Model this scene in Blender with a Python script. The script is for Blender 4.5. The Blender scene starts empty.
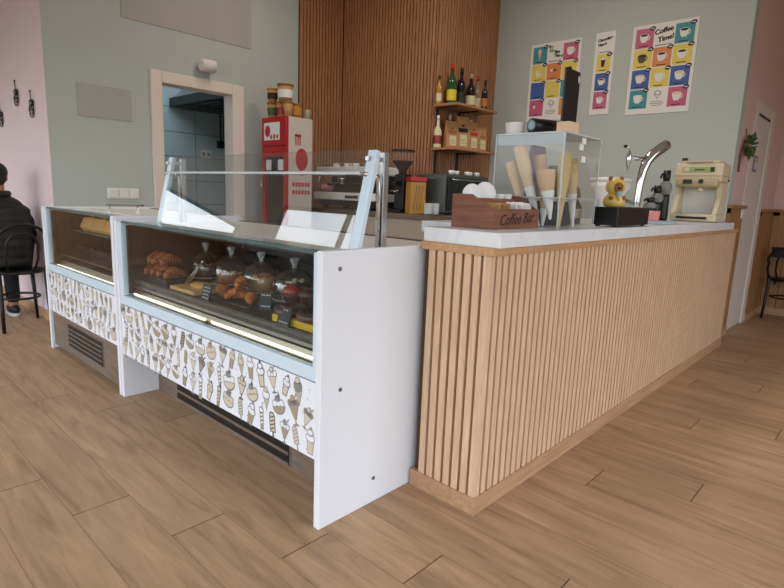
import bpy, math, random
from mathutils import Vector, Matrix
random.seed(7)
S = bpy.context.scene
COL = S.collection
PI = math.pi

# ------------------------------------------------------------------ camera
YAW, PITCH, ROLL, FPX, CAMH = 0.746484612, 0.179959249, 0.0389847339, 546.705, 1.2
f_ = Vector((math.cos(YAW)*math.cos(PITCH), math.sin(YAW)*math.cos(PITCH), -math.sin(PITCH)))
r0 = Vector((math.sin(YAW), -math.cos(YAW), 0)); u0 = r0.cross(f_)
r_ = r0*math.cos(ROLL) + u0*math.sin(ROLL); u_ = -r0*math.sin(ROLL) + u0*math.cos(ROLL)
cam = bpy.data.cameras.new('camera'); cam.sensor_width = 36; cam.sensor_fit = 'HORIZONTAL'
cam.lens = FPX/784*36; cam.clip_start = 0.05; cam.clip_end = 100
co = bpy.data.objects.new('camera', cam); COL.objects.link(co)
co.matrix_world = Matrix(((r_.x, u_.x, -f_.x, 0), (r_.y, u_.y, -f_.y, 0), (r_.z, u_.z, -f_.z, CAMH), (0, 0, 0, 1)))
S.camera = co

# ------------------------------------------------------------------ world, lights, exposure
S.view_settings.view_transform = 'Standard'; S.view_settings.look = 'None'
S.view_settings.gamma = 1; S.view_settings.use_curve_mapping = False
S.view_settings.exposure = 0.0
W = bpy.data.worlds.new('daylight'); S.world = W; W.use_nodes = True
wn = W.node_tree; bg = wn.nodes['Background']
tc = wn.nodes.new('ShaderNodeTexCoord'); sx = wn.nodes.new('ShaderNodeSeparateXYZ'); rp = wn.nodes.new('ShaderNodeValToRGB')
wn.links.new(tc.outputs['Generated'], sx.inputs[0])
mr = wn.nodes.new('ShaderNodeMapRange'); mr.inputs[1].default_value = -1; mr.inputs[2].default_value = 1
wn.links.new(sx.outputs[2], mr.inputs[0]); wn.links.new(mr.outputs[0], rp.inputs[0])
e = rp.color_ramp.elements
e[0].position = 0.46; e[0].color = (0.13, 0.125, 0.12, 1); e[1].position = 1.0; e[1].color = (0.62, 0.80, 1.05, 1)
k = rp.color_ramp.elements.new(0.51); k.color = (0.30, 0.305, 0.31, 1)
k = rp.color_ramp.elements.new(0.565); k.color = (0.95, 1.0, 1.06, 1)
wn.links.new(rp.outputs[0], bg.inputs[0]); bg.inputs[1].default_value = 3.8

def portal(name, loc, rot, sx_, sy_):
    l = bpy.data.lights.new(name, 'AREA'); l.shape = 'RECTANGLE'; l.size = sx_; l.size_y = sy_
    l.cycles.is_portal = True
    o = bpy.data.objects.new(name, l); COL.objects.link(o); o.location = loc; o.rotation_euler = rot
    return o
portal('street_window_portal', (-2.62, 2.9, 1.55), (0, -PI/2, 0), 2.8, 10.2)
portal('entrance_window_portal', (1.2, -2.82, 1.55), (PI/2, 0, 0), 6.8, 2.8)
portal('rear_window_portal', (-0.7, 8.52, 1.9), (-PI/2, 0, 0), 3.2, 0.9)

# ------------------------------------------------------------------ material helpers
def lin(c):
    return c/12.92 if c <= 0.04045 else ((c+0.055)/1.055)**2.4
def rgb(h):
    if isinstance(h, str):
        return tuple(lin(int(h[i:i+2], 16)/255) for i in (0, 2, 4)) + (1,)
    return tuple(h)[:3] + (1,)
def mat(name, color, rough=0.5, metal=0.0, noise=0.0, scale=8.0, stretch=(1, 1, 1), bump=0.0, spec=0.5, emit=None, es=0, coat=0):
    m = bpy.data.materials.new(name); m.use_nodes = True
    n = m.node_tree; b = n.nodes['Principled BSDF']
    c = rgb(color)
    b.inputs['Base Color'].default_value = c; b.inputs['Roughness'].default_value = rough
    b.inputs['Metallic'].default_value = metal; b.inputs['Specular IOR Level'].default_value = spec
    b.inputs['Coat Weight'].default_value = coat
    if emit:
        b.inputs['Emission Color'].default_value = rgb(emit); b.inputs['Emission Strength'].default_value = es
    if noise or bump:
        t = n.nodes.new('ShaderNodeTexCoord'); mp = n.nodes.new('ShaderNodeMapping'); mp.inputs['Scale'].default_value = stretch
        nz = n.nodes.new('ShaderNodeTexNoise'); nz.inputs['Scale'].default_value = scale; nz.inputs['Detail'].default_value = 6
        n.links.new(t.outputs['Object'], mp.inputs[0]); n.links.new(mp.outputs[0], nz.inputs[0])
        if noise:
            mx = n.nodes.new('ShaderNodeMix'); mx.data_type = 'RGBA'
            mx.inputs[6].default_value = tuple(x*(1-noise) for x in c[:3]) + (1,)
            mx.inputs[7].default_value = tuple(min(1, x*(1+noise)) for x in c[:3]) + (1,)
            n.links.new(nz.outputs[0], mx.inputs[0]); n.links.new(mx.outputs[2], b.inputs['Base Color'])
        if bump:
            bp = n.nodes.new('ShaderNodeBump'); bp.inputs['Strength'].default_value = bump; bp.inputs['Distance'].default_value = 0.01
            n.links.new(nz.outputs[0], bp.inputs['Height']); n.links.new(bp.outputs[0], b.inputs['Normal'])
    return m
def glass(name, tint=(1, 1, 1), ior=1.45, haze=0.0, rough=0.0, hazecol=(0.8, 0.85, 0.88), pw_=5.0):
    m = bpy.data.materials.new(name); m.use_nodes = True; n = m.node_tree; n.nodes.clear()
    out = n.nodes.new('ShaderNodeOutputMaterial'); tr = n.nodes.new('ShaderNodeBsdfTransparent'); tr.inputs[0].default_value = tuple(tint) + (1,)
    gl = n.nodes.new('ShaderNodeBsdfGlossy'); gl.inputs['Roughness'].default_value = rough
    lw = n.nodes.new('ShaderNodeLayerWeight'); pw = n.nodes.new('ShaderNodeMath'); pw.operation = 'POWER'; pw.inputs[1].default_value = pw_
    fr = n.nodes.new('ShaderNodeMath'); fr.operation = 'MULTIPLY_ADD'; f0 = ((ior-1)/(ior+1))**2*1.3; fr.inputs[1].default_value = 0.95-f0; fr.inputs[2].default_value = f0
    n.links.new(lw.outputs['Facing'], pw.inputs[0]); n.links.new(pw.outputs[0], fr.inputs[0])
    mx = n.nodes.new('ShaderNodeMixShader'); n.links.new(fr.outputs[0], mx.inputs[0]); n.links.new(tr.outputs[0], mx.inputs[1]); n.links.new(gl.outputs[0], mx.inputs[2])
    last = mx
    if haze:
        df = n.nodes.new('ShaderNodeBsdfDiffuse'); df.inputs[0].default_value = tuple(hazecol) + (1,)
        m2 = n.nodes.new('ShaderNodeMixShader'); m2.inputs[0].default_value = haze
        n.links.new(mx.outputs[0], m2.inputs[1]); n.links.new(df.outputs[0], m2.inputs[2]); last = m2
    n.links.new(last.outputs[0], out.inputs[0])
    return m
def wood(name, c1, c2, axis=2, scale=6.0, rough=0.5, long=12.0, bump=0.08):
    m = bpy.data.materials.new(name); m.use_nodes = True; n = m.node_tree; b = n.nodes['Principled BSDF']
    t = n.nodes.new('ShaderNodeTexCoord'); mp = n.nodes.new('ShaderNodeMapping')
    s = [long, long, long]; s[axis] = 1.0; mp.inputs['Scale'].default_value = s
    nz = n.nodes.new('ShaderNodeTexNoise'); nz.inputs['Scale'].default_value = scale; nz.inputs['Detail'].default_value = 8; nz.inputs['Distortion'].default_value = 0.6
    cr = n.nodes.new('ShaderNodeValToRGB'); cr.color_ramp.elements[0].position = 0.3; cr.color_ramp.elements[1].position = 0.7
    cr.color_ramp.elements[0].color = rgb(c1); cr.color_ramp.elements[1].color = rgb(c2)
    n.links.new(t.outputs['Object'], mp.inputs[0]); n.links.new(mp.outputs[0], nz.inputs[0]); n.links.new(nz.outputs[0], cr.inputs[0]); n.links.new(cr.outputs[0], b.inputs['Base Color'])
    b.inputs['Roughness'].default_value = rough
    bp = n.nodes.new('ShaderNodeBump'); bp.inputs['Strength'].default_value = bump; bp.inputs['Distance'].default_value = 0.004
    n.links.new(nz.outputs[0], bp.inputs['Height']); n.links.new(bp.outputs[0], b.inputs['Normal'])
    return m

def floor_material():
    m = bpy.data.materials.new('oak laminate planks'); m.use_nodes = True; n = m.node_tree; b = n.nodes['Principled BSDF']
    N, L = n.nodes.new, n.links.new
    def math_(op, a, c=None):
        q = N('ShaderNodeMath'); q.operation = op
        for i, v in enumerate((a, c)):
            if v is None: continue
            if isinstance(v, (int, float)): q.inputs[i].default_value = v
            else: L(v, q.inputs[i])
        return q.outputs[0]
    t = N('ShaderNodeTexCoord'); sp = N('ShaderNodeSeparateXYZ'); L(t.outputs['Object'], sp.inputs[0])
    X, Y = sp.outputs[0], sp.outputs[1]
    xr = math_('DIVIDE', math_('SUBTRACT', X, 0.56 - 20*0.2025), 0.2025)
    row = math_('FLOOR', xr); fx = math_('FRACT', xr)
    yy = math_('ADD', Y, math_('MULTIPLY', row, 0.3605))
    yr = math_('DIVIDE', math_('ADD', yy, -2.066 - 20*0.3605 + 16.6), 1.66)
    cell = math_('FLOOR', yr); fy = math_('FRACT', yr)
    cb = N('ShaderNodeCombineXYZ'); L(row, cb.inputs[0]); L(cell, cb.inputs[1])
    wh = N('ShaderNodeTexWhiteNoise'); wh.noise_dimensions = '3D'; L(cb.outputs[0], wh.inputs['Vector'])
    # grain, moved per plank
    off = N('ShaderNodeVectorMath'); off.operation = 'SCALE'; L(wh.outputs['Color'], off.inputs[0]); off.inputs['Scale'].default_value = 37.0
    ad = N('ShaderNodeVectorMath'); ad.operation = 'ADD'; L(t.outputs['Object'], ad.inputs[0]); L(off.outputs[0], ad.inputs[1])
    mp = N('ShaderNodeMapping'); mp.inputs['Scale'].default_value = (9, 0.9, 1); L(ad.outputs[0], mp.inputs[0])
    nz = N('ShaderNodeTexNoise'); nz.inputs['Scale'].default_value = 2.2; nz.inputs['Detail'].default_value = 9; nz.inputs['Roughness'].default_value = 0.62; nz.inputs['Distortion'].default_value = 0.9
    L(mp.outputs[0], nz.inputs[0])
    cr = N('ShaderNodeValToRGB'); el = cr.color_ramp.elements
    el[0].position = 0.22; el[0].color = rgb('8a6c50'); el[1].position = 0.72; el[1].color = rgb('c7a482')
    k = el.new(0.47); k.color = rgb('b59372')
    L(nz.outputs[0], cr.inputs[0])
    # soft darker knots / cloud
    mp2 = N('ShaderNodeMapping'); mp2.inputs['Scale'].default_value = (5, 1.6, 1); L(ad.outputs[0], mp2.inputs[0])
    n2 = N('ShaderNodeTexNoise'); n2.inputs['Scale'].default_value = 1.6; n2.inputs['Detail'].default_value = 3; L(mp2.outputs[0], n2.inputs[0])
    v = math_('ADD', math_('MULTIPLY', wh.outputs['Value'], 0.13), 0.87)
    v = math_('MULTIPLY', v, math_('ADD', math_('MULTIPLY', n2.outputs[0], 0.42), 0.80))
    hs = N('ShaderNodeHueSaturation'); L(cr.outputs[0], hs.inputs['Color']); L(v, hs.inputs['Value'])
    # seams
    ex = math_('MINIMUM', fx, math_('SUBTRACT', 1.0, fx)); ey = math_('MINIMUM', fy, math_('SUBTRACT', 1.0, fy))
    sx1 = math_('LESS_THAN', ex, 0.008); sy1 = math_('LESS_THAN', ey, 0.0014)
    sm = math_('MAXIMUM', math_('MULTIPLY', sx1, 0.42), math_('MULTIPLY', sy1, 0.85))
    mx = N('ShaderNodeMix'); mx.data_type = 'RGBA'; L(sm, mx.inputs[0]); L(hs.outputs[0], mx.inputs[6]); mx.inputs[7].default_value = rgb('2e2018')
    L(mx.outputs[2], b.inputs['Base Color']); b.inputs['Roughness'].default_value = 0.52; b.inputs['Specular IOR Level'].default_value = 0.35
    return m

M = {}
M['floor'] = floor_material()
M['sage'] = mat('sage paint', 'b9c0ba', 0.85, noise=0.03, scale=3)
M['patch'] = mat('greyer paint', 'aeaea7', 0.85)
M['pink'] = mat('pink paint', 'dccacc', 0.85, noise=0.03, scale=3)
M['pink_warm_lit'] = mat('pink paint with warm light', 'dbbdb2', 0.85, noise=0.03, scale=3)  # same pink paint, with the warmer light at the right put into its colour
M['white_paint'] = mat('white paint', 'e4e0da', 0.8)
M['casing'] = mat('beige door casing', 'e4d9cd', 0.5)
M['door_white'] = mat('white door', 'd9cfc6', 0.5)
M['slat_dark'] = wood('brown slat', '9a6a48', 'b98660', 2, 5, 0.55)
M['felt'] = mat('black felt', '1a1410', 0.95)
M['slat_oak'] = wood('oak slat', 'c8a482', 'dfbe9c', 2, 5, 0.55, bump=0.04)
M['felt_brown'] = mat('brown felt backing', '4f3a29', 0.95)
M['oak_trim'] = wood('oak trim', 'b0835a', 'c99d70', 0, 5, 0.5)
M['oak_base'] = wood('oak base', 'a5805d', 'c09a76', 0, 4, 0.5)
M['wainscot'] = wood('wainscot oak', '94683f', 'ab7d50', 2, 4, 0.5)
M['wainscot_groove'] = mat('wainscot groove', '4a3220', 0.8)
M['laminate_white'] = mat('white laminate', 'e3e5ea', 0.38)
M['print_white'] = mat('white print sheet', 'e6e8ee', 0.35)
M['frame_white'] = mat('pale blue white enamel', 'cbdde6', 0.35)
M['taupe'] = mat('taupe print', 'a0937c', 0.5)
M['taupe_light'] = mat('light taupe print', 'cdc2ae', 0.5)
M['ink'] = mat('dark print', '4a443e', 0.5)
M['grey_print'] = mat('grey print', '85827e', 0.5)
M['kick'] = wood('grey brown laminate', '67574b', '7d6c5e', 1, 4, 0.5)
M['black'] = mat('black plastic', '121212', 0.4)
M['black_gloss'] = mat('black gloss', '0d0d0f', 0.15)
M['dark_metal'] = mat('dark steel', '3a3d40', 0.4, 0.7)
M['inner_dark'] = mat('dark interior steel', '3b352f', 0.55, 0.15)
M['steel'] = mat('brushed steel', 'b6b6b4', 0.28, 1.0)
M['warm_steel'] = mat('cream steel', '8d8876', 0.3, 0.75)
M['chrome'] = mat('chrome', 'd2d2d4', 0.08, 1.0)
M['tube'] = mat('lit tube', 'fff6e6', 0.5, emit='fff3df', es=3.0)
M['screw'] = mat('grey screw', '7d7d80', 0.4, 0.6)
M['glass'] = glass('clear glass', (0.93, 0.96, 0.95))
M['case_glass'] = glass('case glass', (0.95, 0.97, 0.96), 1.2)
M['tilt_glass'] = glass('tilted glass', (0.93, 0.95, 0.95), 1.75)
M['dome_glass'] = glass('blown glass', (0.97, 0.98, 0.97), 1.75, pw_=1.5)
M['knob_glass'] = glass('knob glass', (0.9, 0.93, 0.92), 1.8, 0.3, 0.05, pw_=1.5)
M['acrylic'] = glass('clear acrylic', (0.96, 0.96, 0.95), 1.36, 0.03)
M['acrylic_edge'] = glass('acrylic edge', (0.9, 0.93, 0.95), 1.5, 0.5, 0.1)
M['acrylic_blue'] = glass('smoky acrylic', (0.8, 0.86, 0.9), 1.5, 0.35, 0.05, (0.6, 0.68, 0.74))
M['glass_edge'] = glass('green glass edge', (0.45, 0.60, 0.60), 1.5, 0.3, 0.05, (0.22, 0.33, 0.34))
M['cone'] = mat('waffle cone', 'd9b084', 0.7, noise=0.12, scale=60)
M['cone_pale'] = mat('pale wafer cone', 'e4c8a2', 0.7, noise=0.08, scale=60)
M['cone_yellow'] = mat('yellow wafer cone', 'd8c084', 0.7, noise=0.1, scale=60)
M['paper_white'] = mat('white paper', 'eeeeec', 0.7)
M['walnut'] = wood('walnut box', '6e4330', '8d5c42', 0, 5, 0.55)
M['walnut_y'] = wood('walnut box side', '6e4330', '8d5c42', 1, 5, 0.55)
M['red'] = mat('red enamel', 'b3151b', 0.35)
M['red_print'] = mat('red print', 'b82a2c', 0.5)
M['fridge_white'] = mat('white fridge skin', 'cfc6bd', 0.5, noise=0.04, scale=20)
M['kraft'] = mat('kraft paper', 'b98d5c', 0.8, noise=0.06, scale=30)
M['kraft_dark'] = mat('dark kraft', '9a7048', 0.8)
M['orange'] = mat('orange tub', 'b8702f', 0.6)
M['amber'] = mat('amber', 'b98932', 0.5)
M['croissant'] = mat('croissant crust', 'a85f26', 0.5, noise=0.45, scale=28, bump=0.3)
M['pastry_brown'] = mat('dark pastry crust', '8a4d2a', 0.55, noise=0.35, scale=24, bump=0.3)
M['golden'] = mat('golden bread', 'c79a5a', 0.6, noise=0.3, scale=25, bump=0.2)
M['choc'] = mat('chocolate', '3a211a', 0.4, noise=0.3, scale=30, bump=0.2)
M['choc_mid'] = mat('milk chocolate', '5f3a2b', 0.4, noise=0.15, scale=20)
M['maroon'] = mat('maroon poster reflection', '6a2f3a', 0.5)
M['jam'] = mat('red jam', '8c2620', 0.3)
M['board'] = wood('pale wooden board', 'b98f58', 'd0aa72', 1, 5, 0.6)
M['chalk'] = mat('chalkboard', '20242a', 0.7)
M['chalk_blue_lit'] = mat('chalkboard with blue light', '30425a', 0.7)  # chalkboard again, with the blue light on it put into the colour
M['chalk_white'] = mat('chalk writing', 'd5d9dc', 0.9)
M['yellow'] = mat('yellow tray', 'c9a524', 0.5)
M['cream'] = mat('cream plastic', 'd3c5a6', 0.45)
M['cream_dark'] = mat('cream shade plastic', 'b5a37d', 0.5)
M['cream_counter'] = mat('cream cabinet', 'b9ab97', 0.6)
M['lcd'] = mat('green label', '9bab62', 0.5)
M['figure_yellow'] = mat('yellow vinyl', 'd9bd60', 0.35)
M['figure_brown'] = mat('brown vinyl', '9a5a2c', 0.45)
M['figure_blue'] = mat('blue grey vinyl', '9db4bd', 0.4)
M['pad_blue'] = mat('pale blue cloth', 'a9c0cc', 0.8)
M['cup_pink'] = mat('pink ceramic', 'd9918a', 0.35)
M['ceramic'] = mat('white ceramic', 'e8e6e2', 0.3)
M['leaf'] = mat('leaf green', '4a6330', 0.6, noise=0.3, scale=30)
M['twine'] = mat('twine', '7a5844', 0.9)
M['sign_purple'] = mat('lilac plaque', '8b7a9c', 0.5)
M['hood_black'] = mat('black hood', '1b2021', 0.45, 0.3)
M['tile_white'] = None
M['bottle_green'] = mat('green bottle', '1f4a1c', 0.1, coat=0.5)
M['bottle_dark'] = mat('dark bottle', '101012', 0.12, coat=0.5)
M['bottle_amber'] = mat('amber liquor bottle', 'b07c34', 0.12, coat=0.5)
M['bottle_clear'] = mat('pale bottle', '9a7a66', 0.12, coat=0.5)
M['label_cream'] = mat('cream label', 'd8cfa8', 0.6)
M['label_yellow'] = mat('yellow label', 'd4c62e', 0.6)
M['label_dark'] = mat('dark label', '2a2622', 0.6)
M['skin'] = mat('skin', 'b98468', 0.6)
M['hair'] = mat('dark hair', '17120f', 0.6, noise=0.4, scale=80, stretch=(1, 1, .3), bump=0.4)
M['jacket'] = mat('dark olive nylon', '171913', 0.5, noise=0.25, scale=30, bump=0.3)
M['denim'] = mat('dark trousers', '15171d', 0.85)
M['shoe'] = mat('dark shoe', '1b1b1e', 0.6)
M['shoe_sole'] = mat('white sole', 'd8d8d6', 0.6)
M['chair_black'] = mat('black bentwood', '0e0c0c', 0.45)
M['window_frame'] = mat('grey window frame', '4a4c50', 0.5)
M['oven_frame'] = mat('grey green steel', '5a605c', 0.4, 0.5)
M['teal'] = mat('teal tile print', '3f8f98', 0.6)
M['pinkp'] = mat('pink tile print', 'c2607f', 0.6)
M['yellowp'] = mat('yellow tile print', 'e0cb62', 0.6)
M['orangep'] = mat('orange tile print', 'd98850', 0.6)
M['bluep'] = mat('blue tile print', '3f5fa0', 0.6)
M['poster'] = mat('white poster paper', 'e6e2dc', 0.6)
M['inkblack'] = mat('black ink', '1c1817', 0.7)
M['coffee'] = mat('coffee brown print', '3a241b', 0.7)
M['scoop'] = mat('cream print', 'e0c9a4', 0.7)

def marble_material():
    m = bpy.data.materials.new('white marble laminate'); m.use_nodes = True; n = m.node_tree; b = n.nodes['Principled BSDF']
    t = n.nodes.new('ShaderNodeTexCoord'); nz = n.nodes.new('ShaderNodeTexNoise'); nz.inputs['Scale'].default_value = 3.2; nz.inputs['Detail'].default_value = 8; nz.inputs['Distortion'].default_value = 1.4
    cr = n.nodes.new('ShaderNodeValToRGB'); el = cr.color_ramp.elements
    el[0].position = 0.46; el[0].color = rgb('dfe1e3'); el[1].position = 0.54; el[1].color = rgb('e3e5e6')
    k = el.new(0.5); k.color = rgb('dadde0')
    n.links.new(t.outputs['Object'], nz.inputs[0]); n.links.new(nz.outputs[0], cr.inputs[0]); n.links.new(cr.outputs[0], b.inputs['Base Color']); b.inputs['Roughness'].default_value = 0.25
    return m
M['marble'] = marble_material()
def tile_material():
    m = bpy.data.materials.new('kitchen wall tile'); m.use_nodes = True; n = m.node_tree; b = n.nodes['Principled BSDF']
    t = n.nodes.new('ShaderNodeTexCoord'); sp = n.nodes.new('ShaderNodeSeparateXYZ'); ad = n.nodes.new('ShaderNodeMath'); mp = n.nodes.new('ShaderNodeCombineXYZ'); n.links.new(sp.outputs[0], ad.inputs[0]); n.links.new(sp.outputs[1], ad.inputs[1]); n.links.new(ad.outputs[0], mp.inputs[0]); n.links.new(sp.outputs[2], mp.inputs[1])
    br = n.nodes.new('ShaderNodeTexBrick'); br.offset = 0; br.inputs['Scale'].default_value = 1; br.inputs['Brick Width'].default_value = 0.45; br.inputs['Row Height'].default_value = 0.32
    br.inputs['Mortar Size'].default_value = 0.006; br.inputs['Color1'].default_value = rgb('b5c6c8'); br.inputs['Color2'].default_value = rgb('bccdce'); br.inputs['Mortar'].default_value = rgb('76898d')
    n.links.new(t.outputs['Object'], sp.inputs[0]); n.links.new(mp.outputs[0], br.inputs[0]); n.links.new(br.outputs[0], b.inputs['Base Color']); b.inputs['Roughness'].default_value = 0.25
    return m
M['tile_white'] = tile_material()

# ------------------------------------------------------------------ mesh builder
class MB:
    def __init__(s, o=(0, 0, 0)):
        s.o = Vector(o); s.v = []; s.f = []; s.mi = []; s.sm = []; s.mats = []
    def m(s, name):
        if name not in s.mats: s.mats.append(name)
        return s.mats.index(name)
    def add(s, vs, fs, mt, smooth=False, T=None):
        b = len(s.v); i = s.m(mt)
        for v in vs:
            v = Vector(v)
            if T is not None: v = T @ v
            s.v.append(v - s.o)
        for f in fs: s.f.append([b+q for q in f]); s.mi.append(i); s.sm.append(smooth)
        return s
    def box(s, x0, x1, y0, y1, z0, z1, mt, T=None):
        vs = [(x, y, z) for x in (x0, x1) for y in (y0, y1) for z in (z0, z1)]
        return s.add(vs, [(0, 1, 3, 2), (4, 6, 7, 5), (0, 4, 5, 1), (2, 3, 7, 6), (0, 2, 6, 4), (1, 5, 7, 3)], mt, False, T)
    def prism(s, pts, d, mt, T=None):
        """polygon of 3D points pushed along vector d"""
        n = len(pts); d = Vector(d); vs = [Vector(p) for p in pts] + [Vector(p)+d for p in pts]
        fs = [tuple(range(n))[::-1], tuple(range(n, 2*n))] + [(i, (i+1) % n, n+(i+1) % n, n+i) for i in range(n)]
        return s.add(vs, fs, mt, False, T)
    def lathe(s, prof, mt, c=(0, 0, 0), seg=24, T=None, smooth=True, cap=True, sc=(1, 1)):
        """profile of (r, z) turned about z through c"""
        vs = []; fs = []; n = len(prof); c = Vector(c)
        for r, z in prof:
            for i in range(seg):
                a = 2*PI*i/seg; vs.append((c.x+r*math.cos(a)*sc[0], c.y+r*math.sin(a)*sc[1], c.z+z))
        for j in range(n-1):
            for i in range(seg):
                fs.append((j*seg+i, j*seg+(i+1) % seg, (j+1)*seg+(i+1) % seg, (j+1)*seg+i))
        s.add(vs, fs, mt, smooth, T)
        if cap:
            b = len(s.v) - n*seg; i = s.m(mt)
            if prof[0][0] > 1e-4: s.f.append([b+q for q in range(seg)][::-1]); s.mi.append(i); s.sm.append(False)
            if prof[-1][0] > 1e-4: s.f.append([b+(n-1)*seg+q for q in range(seg)]); s.mi.append(i); s.sm.append(False)
        return s
    def tube(s, path, r, mt, seg=10, T=None, closed=False, flat=1.0):
        P = [Vector(p) for p in path]; n = len(P); R = r if isinstance(r, (list, tuple)) else [r]*n
        vs = []; fs = []; up = Vector((0, 0, 1)); prev = None
        for i, p in enumerate(P):
            if closed: d = (P[(i+1) % n]-P[i-1])
            else: d = P[min(i+1, n-1)]-P[max(i-1, 0)]
            d.normalize()
            if prev is None:
                a = d.cross(up)
                if a.length < 0.05: a = d.cross(Vector((0, 1, 0)))
            else: a = prev - d*prev.dot(d)
            a.normalize(); b = d.cross(a); prev = a
            for k_ in range(seg):
                t = 2*PI*k_/seg; vs.append(p + a*math.cos(t)*R[i] + b*math.sin(t)*R[i]*flat)
        for j in range(n if closed else n-1):
            for k_ in range(seg):
                j2 = (j+1) % n; fs.append((j*seg+k_, j*seg+(k_+1) % seg, j2*seg+(k_+1) % seg, j2*seg+k_))
        if not closed: fs += [tuple(range(seg))[::-1], tuple(range((n-1)*seg, n*seg))]
        return s.add(vs, fs, mt, True, T)
    def ball(s, c, r, mt, seg=16, T=None):
        r = r if isinstance(r, (tuple, list)) else (r, r, r); vs = []; fs = []; nr = max(6, seg//2)
        for j in range(nr+1):
            a = PI*j/nr
            for i in range(seg):
                b = 2*PI*i/seg; vs.append((c[0]+r[0]*math.sin(a)*math.cos(b), c[1]+r[1]*math.sin(a)*math.sin(b), c[2]-r[2]*math.cos(a)))
        for j in range(nr):
            for i in range(seg): fs.append((j*seg+i, j*seg+(i+1) % seg, (j+1)*seg+(i+1) % seg, (j+1)*seg+i))
        return s.add(vs, fs, mt, True, T)
    def build(s, name, parent=None, loc=None, bevel=0.0, seg=2, solid=0):
        me = bpy.data.meshes.new(name); me.from_pydata([tuple(v) for v in s.v], [], s.f); me.update()
        for q in s.mats: me.materials.append(M[q])
        for p, i, sm in zip(me.polygons, s.mi, s.sm): p.material_index = i; p.use_smooth = sm
        o = bpy.data.objects.new(name, me); COL.objects.link(o)
        if parent is not None: o.parent = parent
        o.location = loc if loc is not None else (s.o if parent is None else (0, 0, 0))
        if bevel:
            b = o.modifiers.new('edge', 'BEVEL'); b.width = bevel; b.segments = seg; b.limit_method = 'ANGLE'; b.angle_limit = 0.7
        if solid:
            b = o.modifiers.new('thick', 'SOLIDIFY'); b.thickness = solid; b.offset = 0
        return o

class Decal:
    """flat printed shapes lying on a surface: origin, u, v, n"""
    def __init__(s, mb, origin, u, v, n, gap=0.0006):
        s.mb = mb; s.O = Vector(origin); s.u = Vector(u); s.v = Vector(v); s.n = Vector(n); s.g = gap; s.a = 0; s.c = (0, 0); s.k = 1
    def at(s, c, a=0, k=1):
        s.c = c; s.a = a; s.k = k; return s
    def P(s, p, layer):
        x, y = p[0]*s.k, p[1]*s.k; ca, sa = math.cos(s.a), math.sin(s.a)
        x, y = s.c[0]+x*ca-y*sa, s.c[1]+x*sa+y*ca
        return s.O + s.u*x + s.v*y + s.n*(s.g*(1+layer))
    def poly(s, pts, mt, layer=0):
        vs = [s.P(p, layer) for p in pts]
        A = sum(pts[i][0]*pts[(i+1) % len(pts)][1]-pts[(i+1) % len(pts)][0]*pts[i][1] for i in range(len(pts)))
        flip = (s.u.cross(s.v).dot(s.n) > 0) != (A > 0)
        f = list(range(len(vs)))
        s.mb.add(vs, [f[::-1] if flip else f], mt)
    def rect(s, x0, y0, x1, y1, mt, layer=0): s.poly([(x0, y0), (x1, y0), (x1, y1), (x0, y1)], mt, layer)
    def oval(s, cx, cy, rx, ry, mt, layer=0, a0=0, a1=2*PI, n=16, rot=0):
        full = abs(a1-a0-2*PI) < 1e-6; pts = []
        for i in range(n if full else n+1):
            a = a0+(a1-a0)*i/n; x, y = rx*math.cos(a), ry*math.sin(a)
            pts.append((cx+x*math.cos(rot)-y*math.sin(rot), cy+x*math.sin(rot)+y*math.cos(rot)))
        s.poly(pts, mt, layer)
    def line(s, pts, w, mt, layer=0):
        for (x0, y0), (x1, y1) in zip(pts[:-1], pts[1:]):
            d = math.hypot(x1-x0, y1-y0) or 1e-6; nx, ny = -(y1-y0)/d*w/2, (x1-x0)/d*w/2
            s.poly([(x0+nx, y0+ny), (x0-nx, y0-ny), (x1-nx, y1-ny), (x1+nx, y1+ny)], mt, layer)

def setp(o, label=None, cat=None, group=None, kind=None):
    if label: o['label'] = label
    if cat: o['category'] = cat
    if group: o['group'] = group
    if kind: o['kind'] = kind
    return o
def thing(name, label, cat, loc=(0, 0, 0), rz=0.0, group=None):
    o = bpy.data.objects.new(name, None); o.empty_display_size = 0.1; COL.objects.link(o)
    o.location = loc; o.rotation_euler = (0, 0, rz)
    return setp(o, label, cat, group)
def struct(o): o['kind'] = 'structure'; return o
def dup(o, loc=None, rz=None, label=None, scale=None):
    def cp(q, par):
        c = q.copy(); COL.objects.link(c)
        if par is not None: c.parent = par
        for ch in list(kids.get(q.name, [])): cp(ch, c)
        return c
    kids = {}
    for q in list(o.children_recursive): kids.setdefault(q.parent.name, []).append(q)
    c = cp(o, None)
    if loc is not None: c.location = loc
    if rz is not None: c.rotation_euler = (c.rotation_euler[0], c.rotation_euler[1], rz)
    if scale: c.scale = (scale,)*3
    if label: c['label'] = label
    return c
def text(name, s, size, mt, parent, O, u, v, shear=0, rot=0, bold=0.0, depth=0.0004, align='CENTER'):
    cu = bpy.data.curves.new(name, 'FONT'); cu.body = s; cu.size = size; cu.align_x = align; cu.align_y = 'CENTER'; cu.shear = shear
    cu.offset = bold; cu.extrude = depth; cu.materials.append(M[mt])
    o = bpy.data.objects.new(name, cu); COL.objects.link(o); u = Vector(u); v = Vector(v)
    u2 = u*math.cos(rot)+v*math.sin(rot); v2 = -u*math.sin(rot)+v*math.cos(rot); n = u2.cross(v2)
    mtx = Matrix(((u2.x, v2.x, n.x, O[0]), (u2.y, v2.y, n.y, O[1]), (u2.z, v2.z, n.z, O[2]), (0, 0, 0, 1)))
    bpy.context.view_layer.update()
    me = bpy.data.meshes.new_from_object(o.evaluated_get(bpy.context.evaluated_depsgraph_get()))
    bpy.data.objects.remove(o); o = bpy.data.objects.new(name, me); COL.objects.link(o)
    o.parent = parent; o.matrix_local = mtx
    return o

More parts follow.
